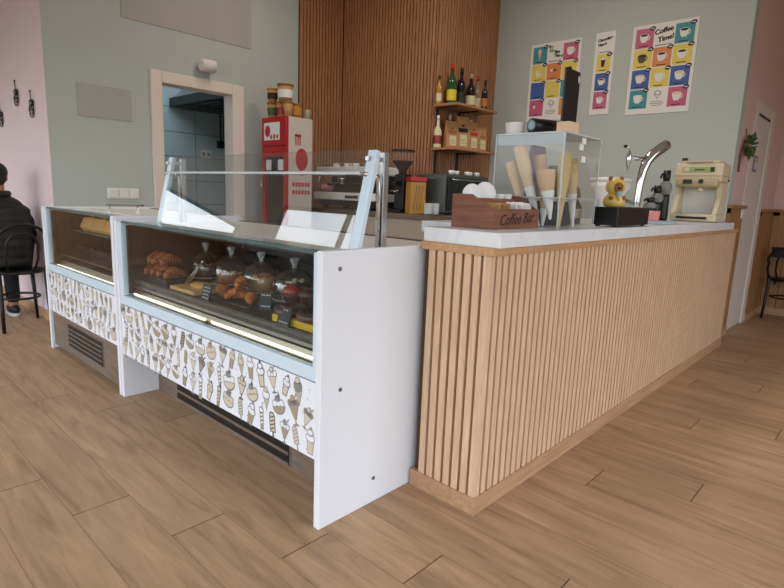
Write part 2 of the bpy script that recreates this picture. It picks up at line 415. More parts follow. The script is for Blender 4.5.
# ================================================================== SETTING
CEIL = 3.6
struct(MB().box(-2.72, 7.72, -2.92, 8.62, -0.1, 0, 'floor').build('floor'))
struct(MB().box(-2.72, 7.72, -2.92, 8.62, CEIL, CEIL+0.1, 'white_paint').build('ceiling'))
# back wall with the kitchen doorway
w = MB(); w.box(1.385, 2.283, 5, 5.12, 0, CEIL, 'sage'); w.box(2.993, 4.42, 5, 5.12, 0, CEIL, 'sage'); w.box(2.283, 2.993, 5, 5.12, 2.1, CEIL, 'sage')
struct(w.build('wall_back'))
struct(MB().box(1.383, 1.5, 5.003, 8.5, 0, CEIL, 'pink').build('wall_left'))
struct(MB().box(1.371, 1.383, 5.003, 8.5, 0, 0.09, 'oak_base').build('baseboard_left', bevel=0.003))
HD = 2.95
w = MB(); w.box(-2.6, -2.3, 8.5, 8.62, 0, CEIL, 'white_paint'); w.box(0.9, 1.5, 8.5, 8.62, 0, CEIL, 'white_paint'); w.box(-2.3, 0.9, 8.5, 8.62, 0, 1.45, 'white_paint'); w.box(-2.3, 0.9, 8.5, 8.62, 2.35, CEIL, 'white_paint')
struct(w.build('wall_rear'))
w = MB(); [w.box(x-0.03, x+0.03, 8.53, 8.6, 1.45, 2.35, 'window_frame') for x in (-2.3, -0.7, 0.9)]; w.box(-2.3, 0.9, 8.53, 8.6, 1.45, 1.5, 'window_frame'); w.box(-2.3, 0.9, 8.53, 8.6, 2.30, 2.35, 'window_frame')
struct(w.build('window_3'))
wains_rear_added = [(-2.6, 8.5, 0), (1, 0, 0), (0, -1, 0), 3.98, 1.30]
# street side walls with their window openings
w = MB(); w.box(-2.72, -2.6, -2.92, 8.62, 0, 0.15, 'white_paint'); w.box(-2.72, -2.6, -2.92, 8.62, HD, CEIL, 'white_paint')
w.box(-2.72, -2.6, -2.92, -2.2, 0.15, HD, 'white_paint'); w.box(-2.72, -2.6, 8.0, 8.62, 0.15, HD, 'white_paint')
struct(w.build('wall_street'))
w = MB()
for y in [-2.2+1.7*i for i in range(7)]: w.box(-2.70, -2.63, y-0.03, y+0.03, 0.15, HD, 'window_frame')
w.box(-2.70, -2.63, -2.2, 8.0, HD-0.05, HD, 'window_frame'); w.box(-2.70, -2.63, -2.2, 8.0, 0.15, 0.2, 'window_frame')
struct(w.build('window_1'))
w = MB(); w.box(-2.6, 7.72, -2.92, -2.8, 0, 0.15, 'white_paint'); w.box(-2.6, 7.72, -2.92, -2.8, HD, CEIL, 'white_paint')
w.box(-2.6, -2.2, -2.92, -2.8, 0.15, HD, 'white_paint'); w.box(4.6, 7.72, -2.92, -2.8, 0.15, HD, 'white_paint')
struct(w.build('wall_entrance'))
w = MB()
for x in (-2.2, -0.5, 1.2, 2.9, 4.6): w.box(x-0.03, x+0.03, -2.9, -2.83, 0.15, HD, 'window_frame')
w.box(-2.2, 4.6, -2.9, -2.83, HD-0.05, HD, 'window_frame'); w.box(-2.2, 4.6, -2.9, -2.83, 0.15, 0.2, 'window_frame')
struct(w.build('window_2'))
# unseen round lamps, added to fill the staff side with light
def unseen_ceiling_lamp(label, x, y, watt):
    t = thing('unseen_ceiling_lamp', label, 'lamp', (x, y, CEIL))
    m = MB(); m.lathe([(0.25, -0.06), (0.26, -0.055), (0.26, -0.0005)], 'ceramic', seg=32); m.build('housing', t)
    l = bpy.data.lights.new('fill_glow', 'AREA'); l.shape = 'DISK'; l.size = 0.5; l.energy = watt; l.color = (1.0, 0.90, 0.78)
    o = bpy.data.objects.new('fill_glow', l); COL.objects.link(o); o.parent = t; o.location = (0, 0, -0.062)
unseen_ceiling_lamp('added round white fill lamp above the staff side of the counter', 3.6, 2.2, 27)
unseen_ceiling_lamp('added round white fill lamp above the doorway end of the staff side', 2.9, 3.9, 9)
# menu wall, pink door wall, far wall
struct(MB().box(5.42, 5.54, 1.148, 3.62, 0, CEIL, 'sage').build('wall_menu'))
w = MB(); w.box(5.424, 6.07, 1.15, 1.27, 0, CEIL, 'pink_warm_lit'); w.box(6.69, 7.72, 1.15, 1.27, 0, CEIL, 'pink_warm_lit'); w.box(6.07, 6.69, 1.15, 1.27, 2.066, CEIL, 'pink_warm_lit')
struct(w.build('wall_right'))
struct(MB().box(7.6, 7.72, -2.8, 1.15, 0, CEIL, 'pink_warm_lit').build('wall_far'))

def wains(name, o, u, n, L, top=1.2):
    """plank wainscot on a wall: origin o on the floor, u along the wall, n outwards"""
    m = MB(); u = Vector(u); n = Vector(n); o = Vector(o); z = Vector((0, 0, 1))
    def bx(a, b, d0, d1, z0, z1, mt):
        P = [o+u*a+n*d0+z*z0, o+u*b+n*d0+z*z0, o+u*b+n*d1+z*z0, o+u*a+n*d1+z*z0]
        m.prism(P, (0, 0, z1-z0), mt)
    bx(0, L, 0.0, 0.008, 0.0, top-0.04, 'wainscot_groove')
    x = 0.055
    while x < L-0.06:
        b = min(x+0.097, L-0.05); bx(x, b-0.006, 0.008, 0.016, 0.08, top-0.06, 'wainscot'); x += 0.097
    bx(0, 0.055, 0.008, 0.022, 0.08, top-0.03, 'wainscot'); bx(L-0.05, L, 0.008, 0.022, 0.08, top-0.03, 'wainscot')
    bx(0, L, 0.008, 0.022, top-0.07, top-0.03, 'wainscot'); bx(0, L, 0.0, 0.03, 0.0, 0.08, 'oak_base'); bx(-0.01, L+0.01, 0.0, 0.045, top-0.03, top, 'wainscot')
    return struct(m.build(name))
wains('trim_1', (5.43, 1.15, 0), (1, 0, 0), (0, -1, 0), 0.545, 1.225)
wains('trim_2', (6.83, 1.15, 0), (1, 0, 0), (0, -1, 0), 0.765, 1.20)
wains('trim_3', (7.6, 1.125, 0), (0, -1, 0), (-1, 0, 0), 3.8, 1.20)
wains('trim_7', *wains_rear_added)  # unseen wainscot, added for its brown reflection in the case glass
# white door in the pink wall
d1 = struct(MB().box(6.085, 6.675, 1.152, 1.192, 0.006, 2.063, 'door_white').build('door_1'))
m = MB(); m.box(5.985, 6.085, 1.138, 1.15, 0, 2.16, 'door_white'); m.box(6.675, 6.80, 1.130, 1.15, 0, 2.16, 'door_white'); m.box(6.085, 6.675, 1.138, 1.15, 2.066, 2.16, 'door_white')
m.box(6.085, 6.675, 1.148, 1.1515, 2.050, 2.066, 'felt')
struct(m.build('trim_4', bevel=0.003))
w_ = MB(); w_.box(6.07, 6.085, 1.152, 1.27, 0, 2.066, 'door_white'); w_.box(6.675, 6.69, 1.152, 1.27, 0, 2.066, 'door_white'); struct(w_.build('trim_6'))
# kitchen doorway casing
m = MB(); m.box(2.19, 2.290, 4.972, 5.14, 0, 2.19, 'casing'); m.box(2.984, 3.112, 4.972, 5.14, 0, 2.19, 'casing'); m.box(2.290, 2.984, 4.972, 5.14, 2.093, 2.19, 'casing')
struct(m.build('trim_5', bevel=0.006))
# kitchen beyond
struct(MB().box(1.5, 4.9, 7.4, 7.5, 0, 2.8, 'tile_white').build('wall_kitchen_back'))
m = MB(); m.box(4.8, 4.9, 5.12, 7.4, 0, 2.8, 'tile_white'); struct(m.build('wall_kitchen_right'))
struct(MB().box(1.5, 4.9, 5.12, 7.5, 2.8, 2.9, 'white_paint').build('ceiling_kitchen'))
# slatted column cladding
PIT, SW = 0.0433, 0.030
struct(MB().box(4.425, 5.42, 3.605, 5.1, 0, CEIL, 'felt').build('wall_column'))
m = MB(); m.box(3.79, 4.42, 4.988, 5.0, 0, CEIL, 'felt')
x = 3.795
while x < 4.38: m.box(x, x+SW, 4.968, 4.988, 0, CEIL, 'slat_dark'); x += PIT
struct(m.build('wall_slats_back'))
m = MB(); m.box(4.413, 4.425, 3.605, 4.988, 0, CEIL, 'felt'); y = 3.585
while y < 4.96: m.box(4.393, 4.413, y, y+SW, 0, CEIL, 'slat_dark'); y += PIT
struct(m.build('wall_slats_side'))
m = MB(); m.box(4.413, 5.418, 3.593, 3.605, 0, CEIL, 'felt'); x = 4.393
while x < 5.40: m.box(x, min(x+SW, 5.417), 3.573, 3.593, 0, CEIL, 'slat_dark'); x += PIT
struct(m.build('wall_slats_front'))

# ================================================================== WALL FITTINGS
setp(MB().box(1.973, 3.21, 4.994, 4.9995, 2.56, 3.1, 'patch').build('wall_panel'), 'large blank greyish panel high on the sage wall above the doorway', 'wall panel')
setp(MB().box(1.60, 2.025, 4.994, 4.9995, 1.73, 1.985, 'patch').build('wall_panel'), 'small blank greyish panel on the sage wall left of the doorway', 'wall panel')
t = thing('emergency_light', 'round white fitting on the sage wall above the kitchen doorway', 'light fitting', (2.70, 5.0, 2.30))
t.scale = (0.78, 1, 0.85)
T = Matrix.Rotation(-PI/2, 4, 'Y') @ Matrix.Identity(4)
m = MB(); m.lathe([(0.055, -0.09), (0.066, -0.08), (0.066, 0.07), (0.05, 0.09)], 'white_paint', (0, 0, 0), 20, T=Matrix.Translation((0, -0.075, 0)) @ T); m.build('body', t)
m = MB(); m.box(-0.03, 0.03, -0.02, -0.0005, -0.03, 0.03, 'white_paint'); m.build('mount', t)
m = MB(); m.lathe([(0.02, 0), (0.02, 0.012)], 'grey_print', (0, 0, 0), 12, T=Matrix.Translation((0.094, -0.075, 0)) @ Matrix.Rotation(PI/2, 4, 'Y')); m.build('sensor', t)
t = thing('light_switch', 'row of three white switches on the sage wall behind the cases', 'switch', (1.925, 5.0, 1.118))
MB().box(-0.135, 0.135, -0.010, -0.0005, -0.045, 0.045, 'ceramic').build('plate', t, bevel=0.003)
for i in range(3): MB().box(-0.123+i*0.085, -0.047+i*0.085, -0.018, -0.010, -0.035, 0.035, 'ceramic').build('rocker', t, bevel=0.003)
t = thing('light_switch', 'small white switch on the oak wainscot beside the white door', 'switch', (5.90, 1.128, 1.15))
MB().box(-0.04, 0.04, -0.010, -0.0005, -0.045, 0.045, 'ceramic').build('plate', t, bevel=0.003); MB().box(-0.025, 0.025, -0.018, -0.010, -0.03, 0.03, 'ceramic').build('rocker', t, bevel=0.003)
# wire ornaments on the pink wall
def ornament(y, z, h, label):
    t = thing('wall_ornament', label, 'wall ornament', (1.383, y, z), 0, 'wire ornaments on the pink wall')
    m = MB(); m.tube([(-0.012, 0.0, h*0.5), (-0.012, 0.01, h*0.3), (-0.012, -0.006, h*0.12)], 0.004, 'black', 6); m.tube([(-0.012, 0.0, h*0.5), (-0.012, 0.016, h*0.52), (-0.012, 0.022, h*0.46)], 0.0035, 'black', 6); m.build('stem', t)
    m = MB(); m.ball((-0.014, 0, h*0.04), (0.012, 0.055, 0.030), 'black', 12); m.build('scoop', t)
    m = MB()
    for k_, rr in enumerate((0.062, 0.05)):
        m.tube([(-0.012, rr*math.cos(a), -h*0.17-h*0.14*k_+0.036*math.sin(a)) for a in [2*PI*i/16 for i in range(16)]], 0.005, 'black', 6, closed=True)
    m.tube([(-0.012, 0.055, -h*0.05), (-0.012, -0.05, -h*0.3)], 0.005, 'black', 6); m.build('wire_cone', t)
    return t
ornament(5.79, 1.935, 0.215, 'middle black wire ornament, the topmost of three on the pink wall')
ornament(5.36, 1.812, 0.215, 'black wire ornament on the pink wall nearest the sage wall corner')
ornament(6.36, 1.79, 0.215, 'black wire ornament on the pink wall farthest from the sage wall, half cut off')
# plaque and hanging plant by the white door
t = thing('restroom_plaque', 'small lilac restroom plaque with two white figures on white door', 'plaque', (6.27, 1.152, 1.62))
MB().box(-0.075, 0.075, -0.008, -0.0005, -0.075, 0.075, 'sign_purple').build('plate', t, bevel=0.002)
m = MB(); D = Decal(m, (0, -0.008, 0), (1, 0, 0), (0, 0, 1), (0, -1, 0))
for cx in (-0.03, 0.03):
    D.oval(cx, 0.04, 0.013, 0.013, 'paper_white'); D.poly([(cx-0.018, 0.022), (cx-0.012 if cx < 0 else cx-0.024, -0.05), (cx+0.012 if cx < 0 else cx+0.024, -0.05), (cx+0.018, 0.022)], 'paper_white')
m.build('figures', t)
t = thing('hanging_plant', 'small green plant hanging on a cord on the pink wall by the door', 'plant', (5.68, 1.148, 1.71))
m = MB(); m.tube([(0, -0.006, 0.17), (-0.01, -0.03, 0.05), (0, -0.05, 0)], 0.004, 'twine', 6); m.tube([(-0.05, -0.02, 0.05), (-0.11, -0.012, -0.06), (-0.10, -0.012, -0.17), (-0.08, -0.01, -0.2)], 0.008, 'twine', 6); m.build('cord', t)
m = MB(); m.lathe([(0.0, -0.06), (0.035, -0.05), (0.045, 0.0), (0.04, 0.02)], 'leaf', (0, -0.055, -0.01), 14); m.build('holder', t)
m = MB(); rnd = random.Random(3)
for i in range(80):
    a = rnd.uniform(0, 2*PI); b = rnd.uniform(-1.4, 1.3); L_ = rnd.uniform(0.06, 0.13); d = Vector((math.cos(a)*math.cos(b), math.sin(a)*math.cos(b), math.sin(b)))
    d.y *= 0.45; p = Vector((0, -0.055, 0.02))+d*L_*0.5; q = p+d*L_*0.6; s_ = d.cross(Vector((rnd.uniform(-1, 1), rnd.uniform(-1, 1), 1))).normalized()*0.017
    mid = (p+q)/2; nn = d.cross(s_).normalized()*0.004
    m.add([p, mid+s_+nn, q, mid-s_+nn, mid-nn], [(0, 1, 4), (1, 2, 4), (2, 3, 4), (3, 0, 4)], 'leaf')
m.build('leaves', t)

# ---- posters on the menu wall (facing -X, reading towards -Y)
def cup_icon(D, cx, cy, k_, body, rim, drink, kind):
    D.at((cx, cy), 0, k_)
    if kind == 'cup':
        D.oval(0.42, 0.02, 0.2, 0.24, body, 2); D.oval(0.42, 0.02, 0.12, 0.15, rim, 3)
        D.poly([(-0.48, 0.32), (-0.40, -0.12), (-0.22, -0.42), (0.22, -0.42), (0.40, -0.12), (0.48, 0.32)], body, 4)
        D.oval(0, 0.32, 0.48, 0.17, body, 5); D.oval(0, 0.32, 0.40, 0.125, drink, 6)
    elif kind == 'glass':
        D.poly([(-0.3, 0.5), (-0.2, -0.5), (0.2, -0.5), (0.3, 0.5)], drink, 4); D.oval(0, 0.5, 0.3, 0.1, body, 5); D.line([(0.05, 0.4), (0.22, 0.95)], 0.07, body, 6)
    elif kind == 'cone':
        D.poly([(-0.2, 0.2), (0, -0.8), (0.2, 0.2)], 'cone', 4); D.oval(0, 0.4, 0.24, 0.34, drink, 5)
    elif kind == 'scoops':
        D.oval(-0.15, 0.1, 0.24, 0.24, body, 4); D.oval(0.16, 0.08, 0.26, 0.26, drink, 5); D.poly([(-0.4, 0), (-0.25, -0.4), (0.25, -0.4), (0.42, 0)], rim, 6)
    D.at((0, 0), 0, 1)
def poster(label, y1, y0, z0, z1, cols, rows, tiles, title, rot, logo):
    t = thing('menu_poster', label, 'poster', (5.42, (y1+y0)/2, (z0+z1)/2), 0, 'menu posters on the sage wall')
    wd, ht = y1-y0, z1-z0
    MB().box(-0.006, -0.0005, -wd/2, wd/2, -ht/2, ht/2, 'poster').build('sheet', t)
    m = MB(); D = Decal(m, (-0.006, wd/2, -ht/2), (0, -1, 0), (0, 0, 1), (-1, 0, 0), 0.0004)
    mg = 0.028; gx = 0.010; tw = (wd-2*mg-gx*(cols-1))/cols; bot = 0.05 if rows == 4 else 0.05
    th = (ht-bot-0.03-gx*3)/4
    for (c, r), (colr, body, rim, drink, kind) in tiles.items():
        x0 = mg+c*(tw+gx); z_ = ht-0.03-(r+1)*th-r*gx
        D.rect(x0, z_, x0+tw, z_+th, colr, 0)
        cup_icon(D, x0+tw*0.47, z_+th*0.50, min(tw, th)*0.52, body, rim, drink, kind)
        D.rect(x0+tw*0.22, z_+th*0.075, x0+tw*0.72, z_+th*0.12, 'inkblack', 1)
        D.oval(x0+tw*0.9, z_+th*0.96, 0.026, 0.018, 'inkblack', 6, rot=0.15); D.rect(x0+tw*0.9-0.014, z_+th*0.96-0.004, x0+tw*0.9+0.014, z_+th*0.96+0.004, 'poster', 7)
    if logo:
        c, r = logo; x0 = mg+c*(tw+gx)+tw/2; z_ = ht-0.03-(r+1)*th-r*gx+th*0.5
        D.line([(x0-0.03, z_+0.035), (x0, z_), (x0+0.03, z_+0.035)], 0.005, 'grey_print', 0); D.oval(x0, z_+0.045, 0.03, 0.022, 'grey_print', 0); D.oval(x0, z_+0.045, 0.022, 0.015, 'poster', 1); D.line([(x0, z_), (x0, z_-0.012)], 0.005, 'grey_print', 0)
        for i, ww in enumerate((0.05, 0.06, 0.045)): D.rect(x0-ww, z_-0.034-i*0.016, x0+ww, z_-0.028-i*0.016, 'grey_print', 0)
    # thin line of small print below the title
    c = 1 if cols == 3 else 0
    x0 = mg+c*(tw+gx); z_ = ht-0.03-th
    D.rect(x0+0.01, z_+0.006, x0+tw-0.01, z_+0.012, 'inkblack', 0)
    m.build('print', t)
    for i, (s_, dx, dz, sz) in enumerate(title):
        yy = wd/2-(x0+tw/2+dx); [text('lettering', s_, sz, 'inkblack', t, (-0.0066-0.0001*q, yy+0.0014*(2*q-1), -ht/2+z_+th/2+dz), (0, -1, 0), (0, 0, 1), 0.12, rot, 0.0014) for q in (0, 1)]
    return t
C, P_ = 'cup', 'poster'
poster('large poster headed Coffee Time with ten coloured cup tiles', 2.105, 1.553, 2.02, 2.797, 3, 4, {
    (0, 0): ('pinkp', P_, 'pinkp', 'coffee', C), (2, 0): ('teal', P_, 'teal', 'inkblack', C),
    (0, 1): ('yellowp', 'ink', 'yellowp', 'inkblack', C), (1, 1): ('orangep', P_, 'orangep', 'coffee', C), (2, 1): ('yellowp', P_, 'yellowp', 'coffee', C),
    (0, 2): ('bluep', P_, 'bluep', 'scoop', C), (1, 2): ('yellowp', P_, 'yellowp', P_, C), (2, 2): ('bluep', P_, 'bluep', 'scoop', C),
    (0, 3): ('teal', P_, 'teal', P_, C), (2, 3): ('pinkp', P_, 'pinkp', 'scoop', C)},
    [('Coffee', -0.008, 0.045, 0.058), ('Time!', 0.014, -0.022, 0.058)], 0.16, (1, 3))
poster('narrow poster headed Chocolate Time with three coloured tiles', 2.457, 2.267, 2.045, 2.80, 1, 4, {
    (0, 1): ('yellowp', P_, 'yellowp', 'coffee', 'glass'), (0, 2): ('bluep', P_, 'bluep', 'jam', C), (0, 3): ('pinkp', P_, 'pinkp', 'scoop', C)},
    [('Chocolate', -0.002, 0.045, 0.034), ('Time!', -0.03, -0.002, 0.036)], 0.16, None)
poster('large poster headed Ice Cream Time, partly hidden by the black board', 3.15, 2.60, 2.02, 2.79, 3, 4, {
    (0, 0): ('teal', P_, 'teal', 'cone_pale', 'cone'), (2, 0): ('pinkp', P_, 'pinkp', P_, C),
    (0, 1): ('yellowp', P_, P_, 'scoop', 'scoops'), (1, 1): ('orangep', P_, 'orangep', 'jam', 'scoops'), (2, 1): ('yellowp', 'jam', P_, 'coffee', 'scoops'),
    (0, 2): ('bluep', 'bluep', 'bluep', 'bluep', C), (1, 2): ('yellowp', 'yellowp', 'yellowp', 'yellowp', C), (2, 2): ('teal', P_, 'teal', 'scoop', C),
    (0, 3): ('pinkp', P_, 'pinkp', 'pinkp', 'scoops'), (2, 3): ('orangep', P_, 'orangep', 'coffee', C)},
    [('Ice', -0.05, 0.068, 0.042), ('Cream', -0.008, 0.022, 0.042), ('Time!', 0.035, -0.026, 0.042)], -0.22, (1, 3))

# ---- kitchen things
t = thing('range_hood', 'dark extraction hood with steel top in the kitchen', 'hood', (3.47, 5.5, 2.21))
m = MB(); m.box(0, 1.32, 0, 1.85, 0.02, 0.13, 'hood_black'); m.build('lip', t, bevel=0.004)
m = MB(); m.prism([(0.02, 0.05, 0.13), (1.32, 0.05, 0.13), (1.32, 0.45, 0.55), (0.45, 0.45, 0.55)], (0, 0, 0.001), 'steel')
m.add([(0.02, 0.05, 0.13), (0.02, 1.83, 0.13), (0.45, 1.6, 0.55), (0.45, 0.45, 0.55), (1.31, 0.05, 0.13), (1.31, 1.83, 0.13), (1.31, 1.6, 0.55), (1.31, 0.45, 0.55)], [(0, 3, 2, 1), (0, 4, 7, 3), (1, 2, 6, 5), (3, 7, 6, 2), (4, 5, 6, 7), (0, 1, 5, 4)], 'steel'); m.build('canopy', t)
for i in range(3):
    m = MB(); y_ = 0.1+i*0.57
    m.box(0.06, 1.26, y_, y_+0.52, 0.0, 0.018, 'dark_metal')
    for k_ in range(9): m.box(0.1+k_*0.125, 0.14+k_*0.125, y_+0.03, y_+0.49, -0.008, 0.0, 'hood_black')
    m.build('filter', t)
t = thing('pipe', 'thin dark pipe with a valve on the tiled kitchen wall', 'pipe', (4.22, 7.4, 1.8))
m = MB(); m.tube([(0, -0.03, 0.42), (0, -0.03, 0.05)], 0.012, 'dark_metal', 8); m.tube([(0.05, -0.03, 0.42), (0.05, -0.03, 0.1), (0, -0.03, 0.04)], 0.01, 'dark_metal', 8); m.build('tubes', t)
m = MB(); m.box(-0.05, 0.06, -0.06, -0.0005, -0.04, 0.06, 'dark_metal'); m.ball((-0.03, -0.07, 0.0), 0.025, 'dark_metal', 10); m.build('valve', t)
t = thing('socket', 'small white double socket on the tiled kitchen wall', 'socket', (4.0, 7.4, 1.66))
MB().box(-0.08, 0.08, -0.012, -0.0005, -0.06, 0.06, 'ceramic').build('plate', t, bevel=0.003)
m = MB(); [m.lathe([(0.022, 0), (0.022, 0.004)], 'grey_print', T=Matrix.Translation((cx, -0.011, 0)) @ Matrix.Rotation(PI/2, 4, 'X'), seg=12) for cx in (-0.038, 0.038)]; m.build('outlets', t)
t = thing('unseen_ceiling_lamp', 'lit tube lamp on the kitchen ceiling', 'lamp', (3.0, 6.0, 2.8))
MB().box(-0.6, 0.6, -0.05, 0.05, -0.05, -0.001, 'ceramic').build('body', t)
M['cool_tube'] = mat('cool lit tube', 'e8f6ff', emit='e4f4ff', es=60)
m = MB(); m.tube([(-0.58, 0, -0.07), (0.58, 0, -0.07)], 0.02, 'cool_tube', 10); m.build('tube', t)

# ================================================================== COUNTER
ct = thing('service_counter', 'long oak slatted service counter with white marble top', 'counter', (1.64, 1.05, 0))
XE = 5.13
def cb(): return MB((1.64, 1.05, 0))
m = cb(); m.box(1.656, XE-0.01, 1.066, 1.36, 0, 1.0, 'felt_brown'); m.box(XE-0.01, 5.42, 1.066, 1.12, 0, 1.0, 'felt_brown'); m.build('carcass', ct)
m = cb(); m.box(1.640, 1.671, 1.050, 1.080, 0.07, 0.998, 'slat_oak')
for i in range(1, 7): m.box(1.640, 1.656, 1.05+0.0418*i, 1.05+0.0418*i+0.029, 0.07, 0.998, 'slat_oak')
x = 1.6845
while x < 5.40: m.box(x, x+0.030, 1.050, 1.066, 0.07, 0.998, 'slat_oak'); x += 0.0445
m.build('slats', ct)
m = cb(); m.box(1.633, 1.656, 1.043, 1.372, 0, 0.072, 'oak_base'); m.box(1.656, 5.43, 1.043, 1.066, 0, 0.072, 'oak_base'); m.build('plinth', ct, bevel=0.002)
m = cb(); m.box(1.632, 1.656, 1.037, 1.366, 0.998, 1.028, 'oak_trim'); m.box(1.656, 5.43, 1.037, 1.066, 0.998, 1.028, 'oak_trim'); m.box(1.656, XE-0.01, 1.066, 1.36, 1.0, 1.028, 'oak_trim'); m.build('top_rail', ct, bevel=0.002)
m = cb(); m.prism([(1.645, 1.02, 1.028), (XE+0.01, 1.02, 1.028), (XE+0.01, 1.142, 1.028), (5.412, 1.152, 1.028), (5.412, 1.72, 1.028), (2.05, 1.72, 1.028), (2.05, 1.366, 1.028), (1.645, 1.366, 1.028)], (0, 0, 0.054), 'marble'); m.build('marble_top', ct, bevel=0.003)
m = cb(); m.box(2.4, 5.41, 1.36, 1.66, 0.0, 1.028, 'cream_counter'); m.box(XE-0.01, 5.41, 1.155, 1.36, 0, 1.028, 'cream_counter'); m.build('back_cabinet', ct)
CT = 1.0825   # top of the marble

# ================================================================== DISPLAY CASES
def sweet(D, kind, a, b, c):
    """small ice-cream drawings, about one unit tall"""
    if kind == 'cone':
        D.poly([(-.27, .1), (0, -.62), (.27, .1)], c, 0); D.poly([(-.21, .06), (0, -.5), (.21, .06)], a, 1)
        for i in range(3): D.line([(-.16+.1*i, .05), (.02+.06*i, -.35+.1*i)], .03, c, 2)
        D.oval(0, .26, .3, .27, c, 2); D.oval(0, .26, .25, .22, b, 3); D.oval(0, .5, .18, .16, c, 3); D.oval(0, .5, .14, .12, a, 4)
    elif kind == 'sundae':
        D.poly([(-.33, .2), (-.08, -.35), (.08, -.35), (.33, .2)], c, 0); D.poly([(-.27, .17), (-.06, -.3), (.06, -.3), (.27, .17)], a, 1)
        D.rect(-.04, -.55, .04, -.35, c, 0); D.oval(0, -.56, .2, .05, c, 0)
        for x_ in (-.2, .02, .22): D.oval(x_, .3, .17, .16, c, 2); D.oval(x_, .3, .13, .12, b, 3)
        D.oval(0.0, .48, .15, .15, c, 3); D.oval(0, .48, .11, .11, a, 4); D.line([(.15, .5), (.3, .72)], .05, c, 4)
    elif kind == 'pop':
        D.rect(-.05, -.6, .05, -.3, c, 0); D.poly([(-.2, -.32), (.2, -.32), (.2, .4), (.1, .54), (-.1, .54), (-.2, .4)], c, 1); D.poly([(-.15, -.28), (.15, -.28), (.15, .37), (.08, .48), (-.08, .48), (-.15, .37)], a, 2)
        for i in range(4): D.line([(-.14, -.2+.16*i), (.14, -.1+.16*i)], .05, c, 3)
    elif kind == 'split':
        D.oval(0, .0, .5, .4, c, 0, PI, 2*PI); D.oval(0, .0, .44, .33, a, 1, PI, 2*PI)
        for x_ in (-.28, .0, .28): D.oval(x_, .12, .19, .18, c, 2); D.oval(x_, .12, .15, .14, b, 3)
        D.oval(-.02, .34, .2, .16, c, 4); D.poly([(.02, .4), (.12, .7), (.22, .42)], c, 4)
    elif kind == 'cup':
        D.poly([(-.24, .1), (-.17, -.5), (.17, -.5), (.24, .1)], c, 0); D.poly([(-.19, .07), (-.13, -.45), (.13, -.45), (.19, .07)], a, 1)
        D.oval(0, .2, .3, .2, c, 2); D.oval(0, .2, .25, .16, b, 3); D.oval(0, .42, .2, .15, c, 3); D.oval(0, .42, .15, .11, b, 4); D.oval(.02, .6, .07, .07, c, 5)
    elif kind == 'shake':
        D.poly([(-.17, .3), (-.13, -.62), (.13, -.62), (.17, .3)], c, 0); D.poly([(-.12, .28), (-.09, -.57), (.09, -.57), (.12, .28)], a, 1)
        for i in range(3): D.line([(-.1, .1-.2*i), (.1, .2-.2*i)], .07, b, 2)
        D.oval(0, .4, .2, .16, c, 2); D.oval(0, .4, .15, .11, b, 3); D.line([(.05, .45), (.14, .8)], .04, c, 4)
    elif kind == 'berry':
        D.poly([(-.16, .1), (0, -.3), (.16, .1)], c, 0); D.oval(0, .12, .16, .1, c, 0); D.oval(0, .1, .1, .06, a, 1)
KINDS = ['cone', 'sundae', 'pop', 'cup', 'shake', 'split', 'cone', 'sundae', 'split', 'sundae', 'cup']
def ice_print(parent, o, x, y1, y0, z0, z1, seed, size, faint=False):
    rnd = random.Random(seed); m = MB(o); D = Decal(m, (x, y1, z0), (0, -1, 0), (0, 0, 1), (-1, 0, 0), 0.0003)
    ht = z1-z0; wd = y1-y0; rows = 3; rh = ht/rows; i = 0; r = 0
    for r in range(rows):
        xx = 0.03 + (r % 2)*size*0.35
        while xx < wd-0.03:
            kd = rnd.choice(KINDS); s_ = size*rnd.uniform(0.88, 1.12); c = 'taupe' if faint and rnd.random() < .6 else rnd.choice(['ink', 'grey_print', 'taupe', 'grey_print', 'taupe'])
            a = rnd.choice(['taupe', 'taupe_light', 'taupe', 'taupe_light']); b = rnd.choice(['print_white', 'taupe_light', 'grey_print', 'print_white'])
            D.at((xx, rh*(r+.5)+rnd.uniform(-.008, .008)), rnd.uniform(-.35, .35), s_); sweet(D, kd, a, b, c)
            xx += size*rnd.uniform(0.80, 0.98) if kd != 'split' else size*1.12
    for i in range(int(wd*30)):
        D.at((rnd.uniform(.02, wd-.02), rnd.uniform(.015, ht-.015)), 0, 1); D.oval(0, 0, .0025, .0025, 'ink', 0, n=6)
    return m.build('ice_cream_print', parent)

